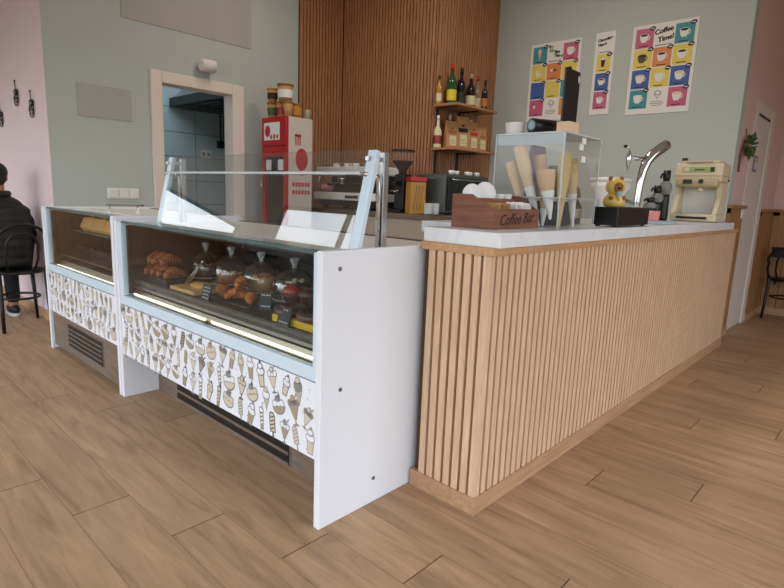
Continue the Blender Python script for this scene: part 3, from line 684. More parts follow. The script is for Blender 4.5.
def case(name, label, y0, y1, ztop, gz0, gz1, kick_x, kick_z1, seed, xback=1.93, foot=True):
    """glass front serving case facing -X between y0 and y1"""
    t = thing(name, label, 'display case', (1.16, (y0+y1)/2, 0), 0)
    o = t.location.copy()
    B = lambda: MB(o)
    TH = 0.03
    for yy, nm in ((y0, 'r'), (y1-TH, 'l')):
        p = B().box(1.15, xback+0.01, yy, yy+TH, 0, ztop+0.008, 'laminate_white').build('side_panel', t, bevel=0.004, seg=3)
        p['label'] = 'white laminate side panel'
        if nm == 'r':
            m = B()
            for sx_, sz_ in ((1.24, 0.512), (1.424, 0.103), (1.227, 0.945)):
                m.lathe([(0.008, 0), (0.008, 0.003)], 'screw', T=Matrix.Translation((sx_, yy, sz_)) @ Matrix.Rotation(PI/2, 4, 'X'), seg=10)
            m.build('screws', p)
    a, b = y0+TH, y1-TH
    # enamelled frame round the front glass
    m = B(); zb = gz1+0.006; zg = zb+0.05
    m.box(1.155, 1.185, a, b, zb, zg, 'frame_white'); m.box(1.155, 1.185, b-0.05, b, zg, ztop, 'frame_white'); m.box(1.155, 1.185, a, a+0.022, zg, ztop, 'frame_white')
    m.build('window_frame', t, bevel=0.003)
    m = B(); m.box(1.166, 1.174, a+0.022, b-0.05, zg, ztop, 'case_glass'); m.build('front_glass', t)
    m = B(); m.box(1.160, 1.186, a+0.022, b-0.05, ztop-0.004, ztop+0.006, 'glass_edge'); m.build('glass_rim', t)
    m = B(); m.box(1.168, 1.18, a, b, gz1, zb, 'black'); m.build('gasket', t)
    pn = B().box(1.158, 1.176, a, b, gz0, gz1, 'print_white').build('print_panel', t, bevel=0.001)
    ice_print(pn, (0, 0, 0), 1.158-o.x, b-o.y, a-o.y, gz0+0.004, gz1-0.004, seed, 0.086 if foot else 0.080, not foot).parent = pn
    # kick panel with black louvres
    k_ = B(); k_.box(kick_x, kick_x+0.02, a, b, 0.035 if not foot else 0.0, kick_z1, 'kick'); kp = k_.build('kick_panel', t)
    L0, L1 = (a+0.41, b-0.25) if foot else (a+0.28, b-0.34)
    m = B(); zl0, zl1 = (0.012, 0.215) if foot else (0.09, 0.245); n = 4 if foot else 5; hh = (zl1-zl0)/n
    m.box(kick_x-0.003, kick_x, L0-0.01, L1+0.01, zl0-0.008, zl1+0.008, 'kick')
    for i in range(n): m.box(kick_x-0.006, kick_x-0.003, L0, L1, zl0+hh*i+hh*0.22, zl0+hh*(i+1), 'black')
    for i in range(n): m.box(kick_x-0.012, kick_x-0.003, L0, L1, zl0+hh*i, zl0+hh*i+hh*0.28, 'kick')
    m.build('louvre', kp)
    # well: dark back and ends, cream steel front slope, deck
    m = B(); m.box(xback-0.03, xback, a, b, 0.05, ztop, 'inner_dark'); m.build('back_panel', t)
    for q0, q1 in ((a+0.001, a+0.006), (b-0.006, b-0.001)): m = B(); m.box(1.19, xback-0.03, q0, q1, 0.6, ztop-0.02, 'inner_dark'); m.build('end_liner', t)
    m = B(); m.box(1.19, xback-0.03, a, b, zg-0.05, zg-0.03, 'warm_steel'); m.prism([(1.212, a+0.01, zg-0.03), (1.232, a+0.01, zg+0.022), (1.30, a+0.01, zg+0.022), (1.30, a+0.01, zg-0.03)], (0, b-a-0.02, 0), 'warm_steel'); m.build('well', t)
    return t, o, a, b, zg
c2, o2, a2, b2, zg2 = case('display_case', 'near glass fronted pastry case with ice cream print and tilted upper glass', 1.38, 3.145, 1.0, 0.258, 0.543, 1.35, 0.258, 11)
c1, o1, a1, b1, zg1 = case('display_case', 'far glass fronted pastry case with low top beside the seated person', 3.155, 4.45, 1.018, 0.285, 0.573, 1.168, 0.285, 23, foot=False)
# --- near case: deck, lamps, top, tilted glass
def B2(): return MB(o2)
DK = 0.672
m = B2(); m.box(1.235, 1.90, a2+0.008, b2-0.008, DK-0.012, DK, 'inner_dark'); m.build('deck', c2)
m = B2(); m.box(1.228, 1.232, a2+0.02, b2-0.02, DK-0.035, DK+0.012, 'acrylic'); m.build('front_rail', c2)
m = B2(); m.box(1.224, 1.2275, a2+0.02, b2-0.02, DK-0.038, DK-0.024, 'steel'); m.build('rail_strip', c2)
for ya, yb in ((a2+0.05, 2.22), (2.26, b2-0.06)):
    lm = B2(); lm.box(1.197, 1.211, ya, yb, zg2-0.012, zg2+0.002, 'warm_steel'); lm = lm.build('lamp_holder', c2)
    m = B2(); m.tube([(1.206, ya+0.01, zg2+0.008), (1.206, yb-0.01, zg2+0.008)], 0.0048, 'tube', 10); m.build('lamp_tube', lm)
m = B2(); m.box(1.187, 1.345, a2, b2, 0.988, 0.996, 'case_glass'); m.build('top_glass', c2)
m = B2(); m.box(1.345, 1.93, a2, b2, 0.975, 0.996, 'ceramic'); m.build('service_top', c2, bevel=0.003)
m = B2(); m.box(1.33, 1.36, a2, b2, 0.955, 0.9745, 'inner_dark'); m.build('top_rail', c2)
TB, TT = (1.350, 0.997), (1.436, 1.357)
d = Vector((TT[0]-TB[0], 0, TT[1]-TB[1])).normalized(); nx = Vector((-d.z, 0, d.x))
for ya in (a2+0.018, b2-0.05-0.045):
    m = B2(); P0 = Vector((TB[0], ya, TB[1])); P1 = Vector((TT[0], ya, TT[1]))
    m.prism([P0, P1, P1-nx*0.022, P0-nx*0.022], (0, 0.045, 0), 'frame_white'); m.build('tilted_upright', c2, bevel=0.003)
    yc = ya+0.03
    m = B2(); m.box(1.492, 1.520, yc-0.012, yc+0.012, 0.9962, 1.352, 'steel'); m.build('rear_post', c2, bevel=0.002)
    m = B2(); m.tube([(1.405, yc, 1.27), (1.475, yc, 1.26), (1.482, yc, 1.20), (1.482, yc, 0.998)], 0.009, 'chrome', 8); m.build('strut', c2)
    m = B2(); m.box(1.415, 1.505, yc-0.008, yc+0.008, 1.318, 1.332, 'steel'); m.build('bracket', c2)
m = B2(); g0 = Vector((TB[0], a2+0.063, TB[1]))+nx*0.001; g1 = Vector((TT[0], a2+0.063, TT[1]))+nx*0.001
m.prism([g0, g1, g1-nx*0.006, g0-nx*0.006], (0, b2-a2-0.063-0.096, 0), 'tilt_glass'); m.build('tilted_glass', c2)
m = B2(); m.box(1.405, 1.50, a2+0.07, b2-0.1, 1.268, 1.276, 'case_glass'); m.box(1.401, 1.405, a2+0.07, b2-0.1, 1.267, 1.277, 'acrylic_edge'); m.build('glass_shelf', c2)
# --- far case: shelf, deck, lid
def B1(): return MB(o1)
m = B1(); m.box(1.235, 1.90, a1+0.008, b1-0.008, 0.685, 0.697, 'inner_dark'); m.build('deck', c1)
m = B1(); m.box(1.33, 1.90, a1+0.008, b1-0.008, 0.852, 0.860, 'glass_edge'); m.build('shelf', c1)
lm = B1().box(1.193, 1.211, a1+0.05, b1-0.06, zg1-0.03, zg1-0.018, 'steel').build('lamp_holder', c1)
m = B1(); m.tube([(1.202, a1+0.06, zg1-0.010), (1.202, b1-0.07, zg1-0.010)], 0.0055, 'tube', 10); m.build('lamp_tube', lm)
m = B1(); m.box(1.187, 1.35, a1, b1, 1.004, 1.012, 'case_glass'); m.build('top_glass', c1)
m = B1(); m.box(1.35, 1.93, a1, b1, 0.99, 1.014, 'ceramic'); m.build('lid', c1, bevel=0.003)
m = B1(); m.box(1.40, 1.66, 3.955, 3.975, 1.05, 1.062, 'chrome'); [m.box(x-0.006, x+0.006, 3.958, 3.972, 1.0145, 1.05, 'chrome') for x in (1.43, 1.62)]; m.build('lid_handle', c1, bevel=0.002)

# ================================================================== GOODS IN THE NEAR CASE
def croissant_mb(L=0.11, bend=0.65, mt='croissant', fat=0.037):
    m = MB(); P = []; R = []; n = 30
    for i in range(n+1):
        t_ = i/n; a = (t_-.5)*bend*2; rad = L/2/math.sin(bend)
        P.append((rad*math.sin(a), rad*(math.cos(a)-1)+0.01, 0))
        e_ = max(0.0, 1-abs(2*t_-1)**2.2); saw = ((abs(t_-.5)*2*4.2) % 1.0)
        R.append(fat*(0.28+0.72*e_)*(1.0-0.30*saw))
    P = [(p[0], p[1], R[i]*0.92) for i, p in enumerate(P)]
    return m.tube(P, R, mt, 12, flat=0.92)
def put(mesh_ob, loc, rz, label, cat, group=None, tilt=(0, 0), sc=1):
    mesh_ob.location = loc; mesh_ob.rotation_euler = (tilt[0], tilt[1], rz); mesh_ob.scale = (sc,)*3
    return setp(mesh_ob, label, cat, group)
# tray and croissants in front of the cloches
setp(MB((1.40, 2.27, DK)).box(1.31, 1.46, 2.09, 2.45, DK+0.0005, DK+0.009, 'dark_metal').build('tray', bevel=0.003), 'flat dark tray under the pile of golden croissants', 'tray')
cr0 = croissant_mb().build('croissant')
spec = [((1.372, 2.385, DK+0.0095), 0.9, 'golden croissant at the far end of the croissant tray', (0, 0), .88),
        ((1.365, 2.265, DK+0.0095), -0.7, 'golden croissant at the glass in the middle of the croissant tray', (0, 0), .95),
        ((1.425, 2.305, DK+0.0095), -0.5, 'golden croissant at the back of the croissant tray, under another', (0, 0), .7),
        ((1.395, 2.255, DK+0.066), 0.2, 'golden croissant lying on top of the croissant pile', (0.1, 0), .85),
        ((1.385, 2.155, DK+0.0095), 0.6, 'small golden croissant at the near end of the croissant tray', (0, 0), .78)]
for i, (l, rz, lb, tl, sc) in enumerate(spec):
    o = cr0 if i == 0 else cr0.copy()
    if i: COL.objects.link(o)
    put(o, l, rz, lb, 'pastry', 'golden croissants in the near case', tl, sc)
# chocolate pastries at the far end on a raised board
setp(MB((1.33, 2.94, DK)).box(1.262, 1.40, 2.775, 3.095, DK+0.0005, DK+0.04, 'dark_metal').build('riser', bevel=0.003), 'low dark block under the brown filled pastries at the far end', 'riser')
br0 = croissant_mb(0.125, 0.5, 'pastry_brown', 0.037).build('pastry')
bp_ = [((1.33, 3.055), .1), ((1.335, 2.98), -.05), ((1.33, 2.90), .05), ((1.335, 2.822), .1)]
where = ['farthest along', 'second from the far end', 'second from the near end', 'nearest the tongs']
up = [((1.335, 3.02), .1), ((1.33, 2.945), -.1), ((1.335, 2.865), .12)]
wu = ['farthest along', 'in the middle', 'nearest the tongs']
for i, ((x, y), rz) in enumerate(bp_+up):
    o = br0 if i == 0 else br0.copy()
    if i: COL.objects.link(o)
    lb = 'brown filled pastry in the lower layer of the pile, '+where[i] if i < 4 else 'brown filled pastry in the upper layer of the pile, '+wu[i-4]
    put(o, (x, y, DK+0.0405+(0 if i < 4 else 0.064)), rz, lb, 'pastry', 'brown pastries at the far end of the near case')
# riser with dark muffins behind
setp(MB((1.74, 2.90, DK)).box(1.70, 1.78, 2.62, 3.09, DK+0.0005, DK+0.14, 'dark_metal').build('riser', bevel=0.003), 'tall dark raised block carrying the far chocolate muffins', 'riser')
def muffin(label, loc, cupm, topm, grp, s=1.0):
    t = thing('muffin', label, 'muffin', loc, 0, grp)
    m = MB(); m.lathe([(0.024*s, 0), (0.034*s, 0.042*s), (0.035*s, 0.045*s)], cupm, seg=18); m.build('paper_cup', t)
    m = MB(); m.lathe([(0.034*s, 0.0445*s), (0.041*s, 0.052*s), (0.038*s, 0.066*s), (0.022*s, 0.078*s), (0, 0.081*s)], topm, seg=18); m.build('crumb', t)
    return t
m0 = muffin('dark chocolate muffin at the far end of the dark raised block', (1.74, 3.04, DK+0.141), 'choc', 'choc', 'dark muffins on the raised block')
for i, (x, y, lb) in enumerate([(1.74, 2.945, 'second dark chocolate muffin from the far end of the raised block'), (1.74, 2.85, 'third dark chocolate muffin from the far end of the raised block'), (1.74, 2.755, 'fourth dark chocolate muffin, beside the glass cloche end of the raised block')]):
    dup(m0, (x, y, DK+0.141), 0, lb)
t = thing('cake', 'flat brown cake on a tall dark stand in the far back corner', 'cake', (1.845, 2.86, DK+0.2005))
m = MB(); m.lathe([(0.06, 0.0005), (0.062, 0.03), (0.055, 0.038), (0, 0.04)], 'pastry_brown', seg=24, sc=(0.75, 2.6)); m.build('sponge', t)
t = thing('cake_stand', 'tall dark stand under the flat brown cake', 'stand', (1.845, 2.86, DK))
m = MB(); m.box(-0.05, 0.05, -0.17, 0.17, 0.192, 0.20, 'dark_metal'); m.build('top', t)
for y_ in (-0.15, 0.15): m = MB(); m.box(-0.05, 0.05, y_-0.006, y_+0.006, 0.0005, 0.1915, 'dark_metal'); m.build('leg', t)
# flat breads / boards in the middle
setp(MB((1.36, 2.64, DK)).box(1.27, 1.465, 2.50, 2.755, DK+0.0005, DK+0.02, 'board').build('cutting_board', bevel=0.004), 'thick pale cutting board lying flat at the middle of the near case', 'board')
m = MB((1.36, 2.60, DK+0.02)); m.lathe([(0.0, 0.0005), (0.05, 0.002), (0.055, 0.014), (0.045, 0.024), (0, 0.028)], 'golden', (1.36, 2.59, DK+0.02), 20, sc=(0.9, 1.3)); setp(m.build('flatbread'), 'oval golden flatbread on the thick pale cutting board', 'bread')
# tongs
t = thing('serving_tongs', 'steel serving tongs leaning over the board in the near case', 'tongs', (1.34, 2.72, DK+0.0205))
for s_ in (-1, 1):
    m = MB(); m.tube([(0.0, -0.02+s_*0.014, 0.012), (0.02, -0.05+s_*0.012, 0.06), (0.05, -0.09+s_*0.003, 0.125)], [0.011, 0.008, 0.006], 'chrome', 8, flat=0.3); m.build('arm', t)
m = MB(); m.ball((0.051, -0.092, 0.127), 0.009, 'chrome', 10); m.build('pivot', t)
# glass cloches with cakes
def cloche(y, label, clabel, cake, x=1.59, ch=0.06):
    b = thing('cake_plate', 'round dark plate under the ' + label.replace('clear glass cloche', 'glass cloche'), 'plate', (x, y, DK+0.0005))
    m = MB(); m.lathe([(0.06, 0), (0.108, 0.008), (0.112, 0.012), (0.106, 0.013), (0.06, 0.008)], 'dark_metal', seg=32); m.build('dish', b)
    t = thing('glass_cloche', label, 'cloche', (x, y, DK+0.014), 0, 'glass cloches in the near case')
    m = MB(); R_ = 0.105; prof = [(R_, 0), (R_, 0.045)]+[(R_*math.cos(a), 0.045+0.105*math.sin(a)) for a in [PI/2*i/10 for i in range(1, 10)]]+[(0.012, 0.1505)]
    m.lathe(prof, 'dome_glass', seg=36, cap=False); m.tube([(R_*math.cos(a), R_*math.sin(a), 0.003) for a in [2*PI*i/36 for i in range(36)]], 0.0025, 'acrylic_edge', 6, closed=True); m.build('dome', t)
    m = MB(); m.lathe([(0.012, 0.149), (0.010, 0.160), (0.019, 0.180), (0.023, 0.193), (0.014, 0.199), (0, 0.20)], 'knob_glass', seg=18); m.build('knob', t)
    k = thing('cake', clabel, 'cake', (x, y, DK+0.0135))
    m = MB(); m.lathe([(0.07, 0), (0.076, 0.008), (0.076, ch-0.01), (0.068, ch), (0, ch+0.006)], cake[0], seg=28); m.build('sponge', k)
    m = MB(); rnd = random.Random(int(y*100))
    for i in range(16):
        a = rnd.uniform(0, 2*PI); r2 = rnd.uniform(0.01, 0.06); m.ball((r2*math.cos(a), r2*math.sin(a), ch+0.007), (0.008, 0.008, 0.006), cake[1], 8)
    m.build('topping', k)
cloche(2.965, 'clear glass cloche farthest along, beside the brown pastries', 'dark round cake under the farthest glass cloche', ('choc', 'choc_mid'))
cloche(2.685, 'clear glass cloche second from the far end', 'brown round cake under the second glass cloche from the far end', ('pastry_brown', 'golden'), ch=0.05)
cloche(2.395, 'clear glass cloche over the golden crumble cake', 'golden crumble cake under the third glass cloche', ('golden', 'croissant'), ch=0.07)
cloche(2.115, 'clear glass cloche nearest, by the white side panel', 'black cake with pale dots under the nearest glass cloche', ('choc', 'scoop'), ch=0.08)
# price tags
def tag(label, loc, rz, w_, h_, back, txt, lean=0.25):
    t = thing('price_tag', label, 'price tag', loc, rz)
    T = Matrix.Rotation(lean, 4, 'Y')
    MB().box(-0.002, 0.002, -w_/2, w_/2, 0, h_, back, T=T).build('card', t)
    m = MB(); D = Decal(m, (-0.002, w_/2, 0), (0, -1, 0), (0, 0, 1), (-1, 0, 0), 0.0004); rnd = random.Random(len(label))
    for i in range(txt):
        zz = h_*(0.82-0.62*i/max(1, txt-1)); xx = w_*0.15
        while xx < w_*0.8:
            L_ = rnd.uniform(0.06, 0.2)*w_; D.line([(xx, zz), (xx+L_*0.5, zz+h_*0.05), (xx+L_, zz-h_*0.02)], h_*0.035, 'chalk_white', 0); xx += L_+w_*0.07
    for i, v in enumerate(m.v): m.v[i] = T @ v
    m.build('writing', t)
    m = MB(); m.prism([(0.0, -0.012, 0.001), (0.03, -0.012, 0.001), (0.012, -0.012, 0.03)], (0, 0.024, 0), back); m.build('foot', t)
    return t
tag('black price tag with four chalk lines at the glass beside the croissants', (1.25, 2.355, DK+0.0005), 0, 0.075, 0.078, 'chalk', 4)
tag('black price tag with chalk figures before the chocolate rings', (1.247, 1.735, DK+0.0005), 0, 0.078, 0.078, 'chalk', 2)
tag('black price tag standing at the white side panel end', (1.247, 1.505, DK+0.0005), 0, 0.09, 0.065, 'chalk', 2)
tag('black price tag turned sideways between croissants and red topped muffin', (1.36, 2.025, DK+0.0005), 0.55, 0.055, 0.08, 'chalk', 2)
tag('blue chalk price tag before the golden crumble cake', (1.455, 2.36, DK+0.0095), 0.1, 0.085, 0.085, 'chalk_blue_lit', 0)
tag('blue chalk price tag before the nearest glass cloche', (1.505, 1.955, DK+0.0005), 0.1, 0.12, 0.10, 'chalk_blue_lit', 0)
# chocolate rings on the yellow tray, muffins behind
setp(MB((1.31, 1.65, DK)).box(1.27, 1.37, 1.46, 1.84, DK+0.0005, DK+0.03, 'yellow').build('tray', bevel=0.004), 'yellow raised tray under the chocolate rings', 'tray')
def ring(label, x, y, s=1.0):
    t = thing('doughnut', label, 'doughnut', (x, y, DK+0.031), 0, 'chocolate rings on the yellow tray')
    m = MB(); m.lathe([(0.018*s+0.022*s*(1-math.cos(a)), 0.017*s-0.017*s*math.sin(a)) for a in [2*PI*i/14 for i in range(15)]], 'choc_mid', seg=24, cap=False); m.build('dough', t)
    m = MB(); m.lathe([(0.0165*s+0.0235*s*(1-math.cos(a)), 0.018*s+0.019*s*math.sin(a)) for a in [PI*i/10 for i in range(11)]], 'choc', seg=24, cap=False); m.build('icing', t)
ring('chocolate ring on the yellow tray nearest the croissants', 1.32, 1.775, 1.12)
ring('chocolate ring on the yellow tray at the white side panel end', 1.32, 1.63, 1.12)
setp(MB((1.44, 1.85, DK)).box(1.385, 1.49, 1.55, 1.985, DK+0.0005, DK+0.025, 'dark_metal').build('tray', bevel=0.003), 'dark tray under the red topped and dark muffins', 'tray')
muffin('muffin with a red jam top behind the chocolate rings', (1.44, 1.925, DK+0.0255), 'choc', 'jam', None, 1.2)
muffin('dark chocolate muffin behind the rings by the white side panel', (1.44, 1.81, DK+0.0255), 'choc', 'choc', None, 1.2)
muffin('dark chocolate muffin in the corner by the white side panel', (1.44, 1.69, DK+0.0255), 'choc', 'choc_mid', None, 1.15)

# ================================================================== GOODS IN THE FAR CASE
lay = ['nearest the near case', 'second from the near case', 'in the middle', 'second from the wall', 'nearest the wall']
gp = None
for i in range(5):
    y = 3.33+0.222*i
    lb = 'golden stand-in for a reflection on the far case shelf, ' + lay[i]
    if gp is None:
        m = MB()
        m.prism([(-0.15, -0.105, 0.001), (0.15, -0.105, 0.001), (0.17, -0.105, 0.03), (0.14, -0.105, 0.095), (-0.14, -0.105, 0.095), (-0.17, -0.105, 0.03)], (0, 0.21, 0), 'golden')
        for k_ in range(6): m.tube([(-0.13+0.045*k_, -0.09, 0.096), (-0.09+0.045*k_, 0.09, 0.096)], 0.008, 'pastry_brown' if k_ % 2 else 'golden', 6)
        gp = m.build('reflection_slab', bevel=0.012); o = gp  # slabs added in place of a golden brown reflection in the glass
    else: o = gp.copy(); COL.objects.link(o)
    o.location = (1.52, y, 0.8605); o.rotation_euler = (0, -0.0, 0); setp(o, lb, 'bread', 'reflection stand-ins in the far case')
for i, y in enumerate((3.40, 3.80, 4.19)):
    t = thing('black_tray', 'deep black tray on the deck of the far case, ' + ['nearest the near case', 'in the middle', 'nearest the wall'][i], 'tray', (1.5, y, 0.6975), 0, 'black trays in the far case')
    m = MB(); m.box(-0.17, 0.17, -0.19, 0.19, 0, 0.008, 'black'); m.box(-0.17, -0.162, -0.19, 0.19, 0.008, 0.06, 'black'); m.box(0.162, 0.17, -0.19, 0.19, 0.008, 0.06, 'black'); m.box(-0.162, 0.162, -0.19, -0.182, 0.008, 0.06, 'black'); m.box(-0.162, 0.162, 0.182, 0.19, 0.008, 0.06, 'black'); m.build('pan', t)
    m = MB(); m.box(-0.185, -0.171, -0.08, 0.08, 0.045, 0.058, 'black'); m.box(0.171, 0.185, -0.08, 0.08, 0.045, 0.058, 'black'); m.build('rim', t)

# ================================================================== ON THE MARBLE COUNTER
# walnut organiser
bx0, bx1, by0, by1 = 1.80, 2.165, 1.16, 1.354
t = thing('condiment_box', 'dark walnut organiser box lettered Coffee Bar on the marble counter', 'organiser', (bx0, by0, CT))
def BB(): return MB((bx0, by0, CT))
prof = [(by0, 0.0), (by1, 0.0), (by1, 0.131), (by0+0.10, 0.131), (by0+0.012, 0.078), (by0, 0.078)]
for x_ in (bx0, bx1-0.010):
    m = BB(); m.prism([(x_, y_, CT+z_+0.0005) for y_, z_ in prof], (0.010, 0, 0), 'walnut_y'); m.build('side_panel', t, bevel=0.002)
fp = BB().box(bx0+0.0102, bx1-0.0102, by0, by0+0.010, CT+0.0005, CT+0.078, 'walnut').build('front_panel', t, bevel=0.001)
m = BB(); m.box(bx0+0.0102, bx1-0.0102, by1-0.010, by1, CT+0.0005, CT+0.131, 'walnut'); m.build('back_panel', t, bevel=0.001)
m = BB(); m.box(bx0+0.0102, bx1-0.0102, by0+0.010, by1-0.010, CT+0.0005, CT+0.010, 'walnut'); m.box(bx0+0.0102, bx1-0.0102, by0+0.105, by0+0.112, CT+0.01, CT+0.118, 'walnut'); m.box(bx0+0.185, bx0+0.192, by0+0.0105, by0+0.105, CT+0.01, CT+0.062, 'walnut'); m.build('dividers', t)
text('lettering', 'Coffee Bar', 0.060, 'inkblack', fp, (0.1825, -0.0005, 0.038), (1, 0, 0), (0, 0, 1), 0.35, 0.05, 0.0004)
# paper lids standing in the back compartment
def lid(label, x, y, z, a, r=0.047):
    o = MB().lathe([(r, 0), (r*1.02, 0.004), (r*0.93, 0.010), (r*0.9, 0.013), (0, 0.014)], 'paper_white', seg=28).build('cup_lid')
    o.location = (x, y, z); o.rotation_euler = (PI/2-0.18, 0, a); return setp(o, label, 'lid', 'white cup lids in the walnut box')
lid('white round cup lid at the open end of the walnut box', bx0+0.075, by0+0.149, CT+0.126, -0.5, 0.047)
lid('white round cup lid standing higher, second in the walnut box', bx0+0.165, by0+0.149, CT+0.136, -0.5, 0.048)
for i, x in enumerate((0.265, 0.326)):
    m = MB(); m.lathe([(0.020, 0), (0.026, 0.09), (0.027, 0.092), (0.0255, 0.092), (0.019, 0.004), (0, 0.004)], 'paper_white', seg=18)
    o = m.build('paper_cup'); o.location = (bx0+x, by0+0.148, CT+0.045)
    setp(o, 'small white paper cup in the back of the walnut box, ' + ['nearest the lids', 'nearest the cone box'][i], 'cup', 'small paper cups in the walnut box')
# sachets and stirrers in the front compartments
rnd = random.Random(5)
for i in range(12):
    o = MB().box(-0.022, 0.022, -0.0016, 0.0016, 0, 0.090, 'kraft' if i % 3 else 'kraft_dark').build('sugar_sachet', bevel=0.001)
    o.location = (bx0+0.032+0.0122*i, by0+0.056+rnd.uniform(-.008, .008), CT+0.011); o.rotation_euler = (rnd.uniform(-.12, .12), rnd.uniform(-.2, .2), rnd.uniform(-.5, .5)+PI/2)
    setp(o, 'brown paper sugar sachet standing in the walnut organiser box', 'sachet', 'brown sugar sachets in the walnut box')
for i in range(9):
    o = MB().box(-0.024, 0.024, -0.0018, 0.0018, 0, 0.086, 'paper_white').build('sugar_sachet', bevel=0.001)
    o.location = (bx0+0.212+0.0145*i, by0+0.057+rnd.uniform(-.008, .008), CT+0.011+(0.008 if i % 2 else 0)); o.rotation_euler = (rnd.uniform(-.12, .12), rnd.uniform(-.16, .16), rnd.uniform(-.4, .4)+PI/2)
    setp(o, 'white paper sugar sachet standing in the walnut organiser box', 'sachet', 'white sugar sachets in the walnut box')

# clear acrylic cone box
ax0, ax1, ay0, ay1, az = 2.20, 2.565, 1.09, 1.425, 1.487
t = thing('cone_box', 'clear acrylic display box holding ice cream cones on the counter', 'display box', (ax0, ay0, CT))
def AB(): return MB((ax0, ay0, CT))
g = 0.005
for nm, bxs in (('front_panel', (ax0+g, ax1-g, ay0, ay0+g)), ('back_panel', (ax0+g, ax1-g, ay1-g, ay1)), ('side_panel', (ax0, ax0+g, ay0, ay1)), ('side_panel', (ax1-g, ax1, ay0, ay1))):
    m = AB(); m.box(*bxs, CT+0.0005, az-0.006, 'acrylic'); m.build(nm, t)
m = AB(); m.box(ax0, ax1, ay0, ay1, az-0.006, az, 'acrylic_edge'); m.build('lid', t)
m = AB(); m.box(ax0+g+.001, ax0+g+.004, ay0+g, ay1-g, az-0.05, az-0.007, 'acrylic_blue'); m.build('smoky_strip', t)
m = AB()
for x_, y_ in ((ax0, ay0), (ax1, ay0), (ax0, ay1), (ax1, ay1)): m.box(x_-.001 if x_ == ax0 else x_-.004, x_+.004 if x_ == ax0 else x_+.001, y_-.001 if y_ == ay0 else y_-.004, y_+.004 if y_ == ay0 else y_+.001, CT+.0005, az, 'acrylic_edge')
for z_ in (az-0.005,):
    m.box(ax0-.001, ax1+.001, ay0-.001, ay0+.003, z_, az+.001, 'acrylic_edge'); m.box(ax0-.001, ax0+.003, ay0-.001, ay1, z_, az+.001, 'acrylic_edge'); m.box(ax1-.003, ax1+.001, ay0, ay1, z_, az+.001, 'acrylic_edge')
m.build('edges', t)
SH = 1.215
m = AB(); m.box(ax0+.006, ax1-.006, ay0+.006, ay1-.006, SH-0.005, SH, 'acrylic_edge'); m.build('cone_rack', t)
m = AB(); m.box(ax0+.012, ax1-.012, ay1-.014, ay1-.007, CT+0.001, SH-.006, 'paper_white'); m.build('backing_card', t)
def cone(label, tip, top, r, mt, n=1, sleeve=False, grp=None):
    """stack of n nested wafer cones from tip to top, some in a paper sleeve"""
    t_ = thing('ice_cream_cone', label, 'cone', tip, 0, grp)
    A = Vector(tip); B = Vector(top); L_ = (B-A).length; q = Vector((0, 0, 1)).rotation_difference((B-A).normalized()).to_matrix().to_4x4()
    c0 = L_-(n-1)*0.016; prof = [(0.004, 0), (r, c0)]
    for i in range(n-1): prof += [(r*1.0-.0035, c0+.001+.016*i), (r, c0+.016*(i+1))]
    prof += [(r-.002, L_), (r*0.55, L_-0.07)]
    m = MB(); m.lathe(prof, mt, seg=18, T=q, smooth=False); m.build('wafer', t_)
    if sleeve:
        k_ = 0.62; m = MB(); m.lathe([(0.0055, -0.004), (r*(c0*k_)/c0*1.03+.0035, c0*k_)], 'paper_white', seg=18, T=q, cap=False); m.build('paper_sleeve', t_)
    return t_
F2 = SH+0.0005
cone('pale wafer cone stack leaning at the left of the acrylic box', (2.27, 1.295, 1.13), (2.262, 1.378, 1.367), 0.026, 'cone_pale', 4)
cone('tall pale wafer cone stack rising above the others in the acrylic box', (2.25, 1.205, CT+.006), (2.25, 1.33, 1.433), 0.031, 'cone_pale', 6, True)
cone('tan wafer cone stack at the back of the acrylic box', (2.35, 1.23, 1.12), (2.345, 1.275, 1.402), 0.029, 'cone', 5)
cone('wide waffle cone in a white sleeve at the middle of the acrylic box', (2.233, 1.143, 1.123), (2.25, 1.19, 1.325), 0.040, 'cone', 2, True)
cone('yellowish wafer cone stack near the front corner of the acrylic box', (2.27, 1.117, CT+.004), (2.328, 1.145, 1.408), 0.029, 'cone_yellow', 7)
cone('yellowish wafer cone stack in a white sleeve behind the front corner', (2.448, 1.137, CT+.006), (2.40, 1.15, 1.389), 0.029, 'cone_yellow', 5, True)
cone('small white sleeved wafer cone hanging below the rack behind the waffle cone', (2.305, 1.215, CT+.008), (2.31, 1.217, SH-.0055), 0.022, 'cone', 1, True)
m = MB((2.50, 1.20, F2)); m.add([(2.46, 1.15, F2), (2.555, 1.15, F2), (2.555, 1.22, F2), (2.46, 1.22, F2), (2.462, 1.165, F2+.055), (2.553, 1.165, F2+.055), (2.553, 1.205, F2+.055), (2.462, 1.205, F2+.055)], [(0, 3, 2, 1), (0, 1, 5, 4), (1, 2, 6, 5), (2, 3, 7, 6), (3, 0, 4, 7), (4, 5, 6, 7)], 'choc_mid'); setp(m.build('snack_bag', bevel=.012), 'small brown packet lying in the right end of the acrylic box', 'packet')
m = MB((2.50, 1.28, F2)); m.add([(2.45, 1.24, F2), (2.555, 1.24, F2), (2.555, 1.31, F2), (2.45, 1.31, F2), (2.45, 1.262, F2+.15), (2.555, 1.262, F2+.15), (2.555, 1.288, F2+.15), (2.45, 1.288, F2+.15)], [(0, 3, 2, 1), (0, 1, 5, 4), (1, 2, 6, 5), (2, 3, 7, 6), (3, 0, 4, 7), (4, 5, 6, 7)], 'leaf'); setp(m.build('garnish_bag', bevel=.008), 'green packet standing in the right end of the acrylic box', 'packet')
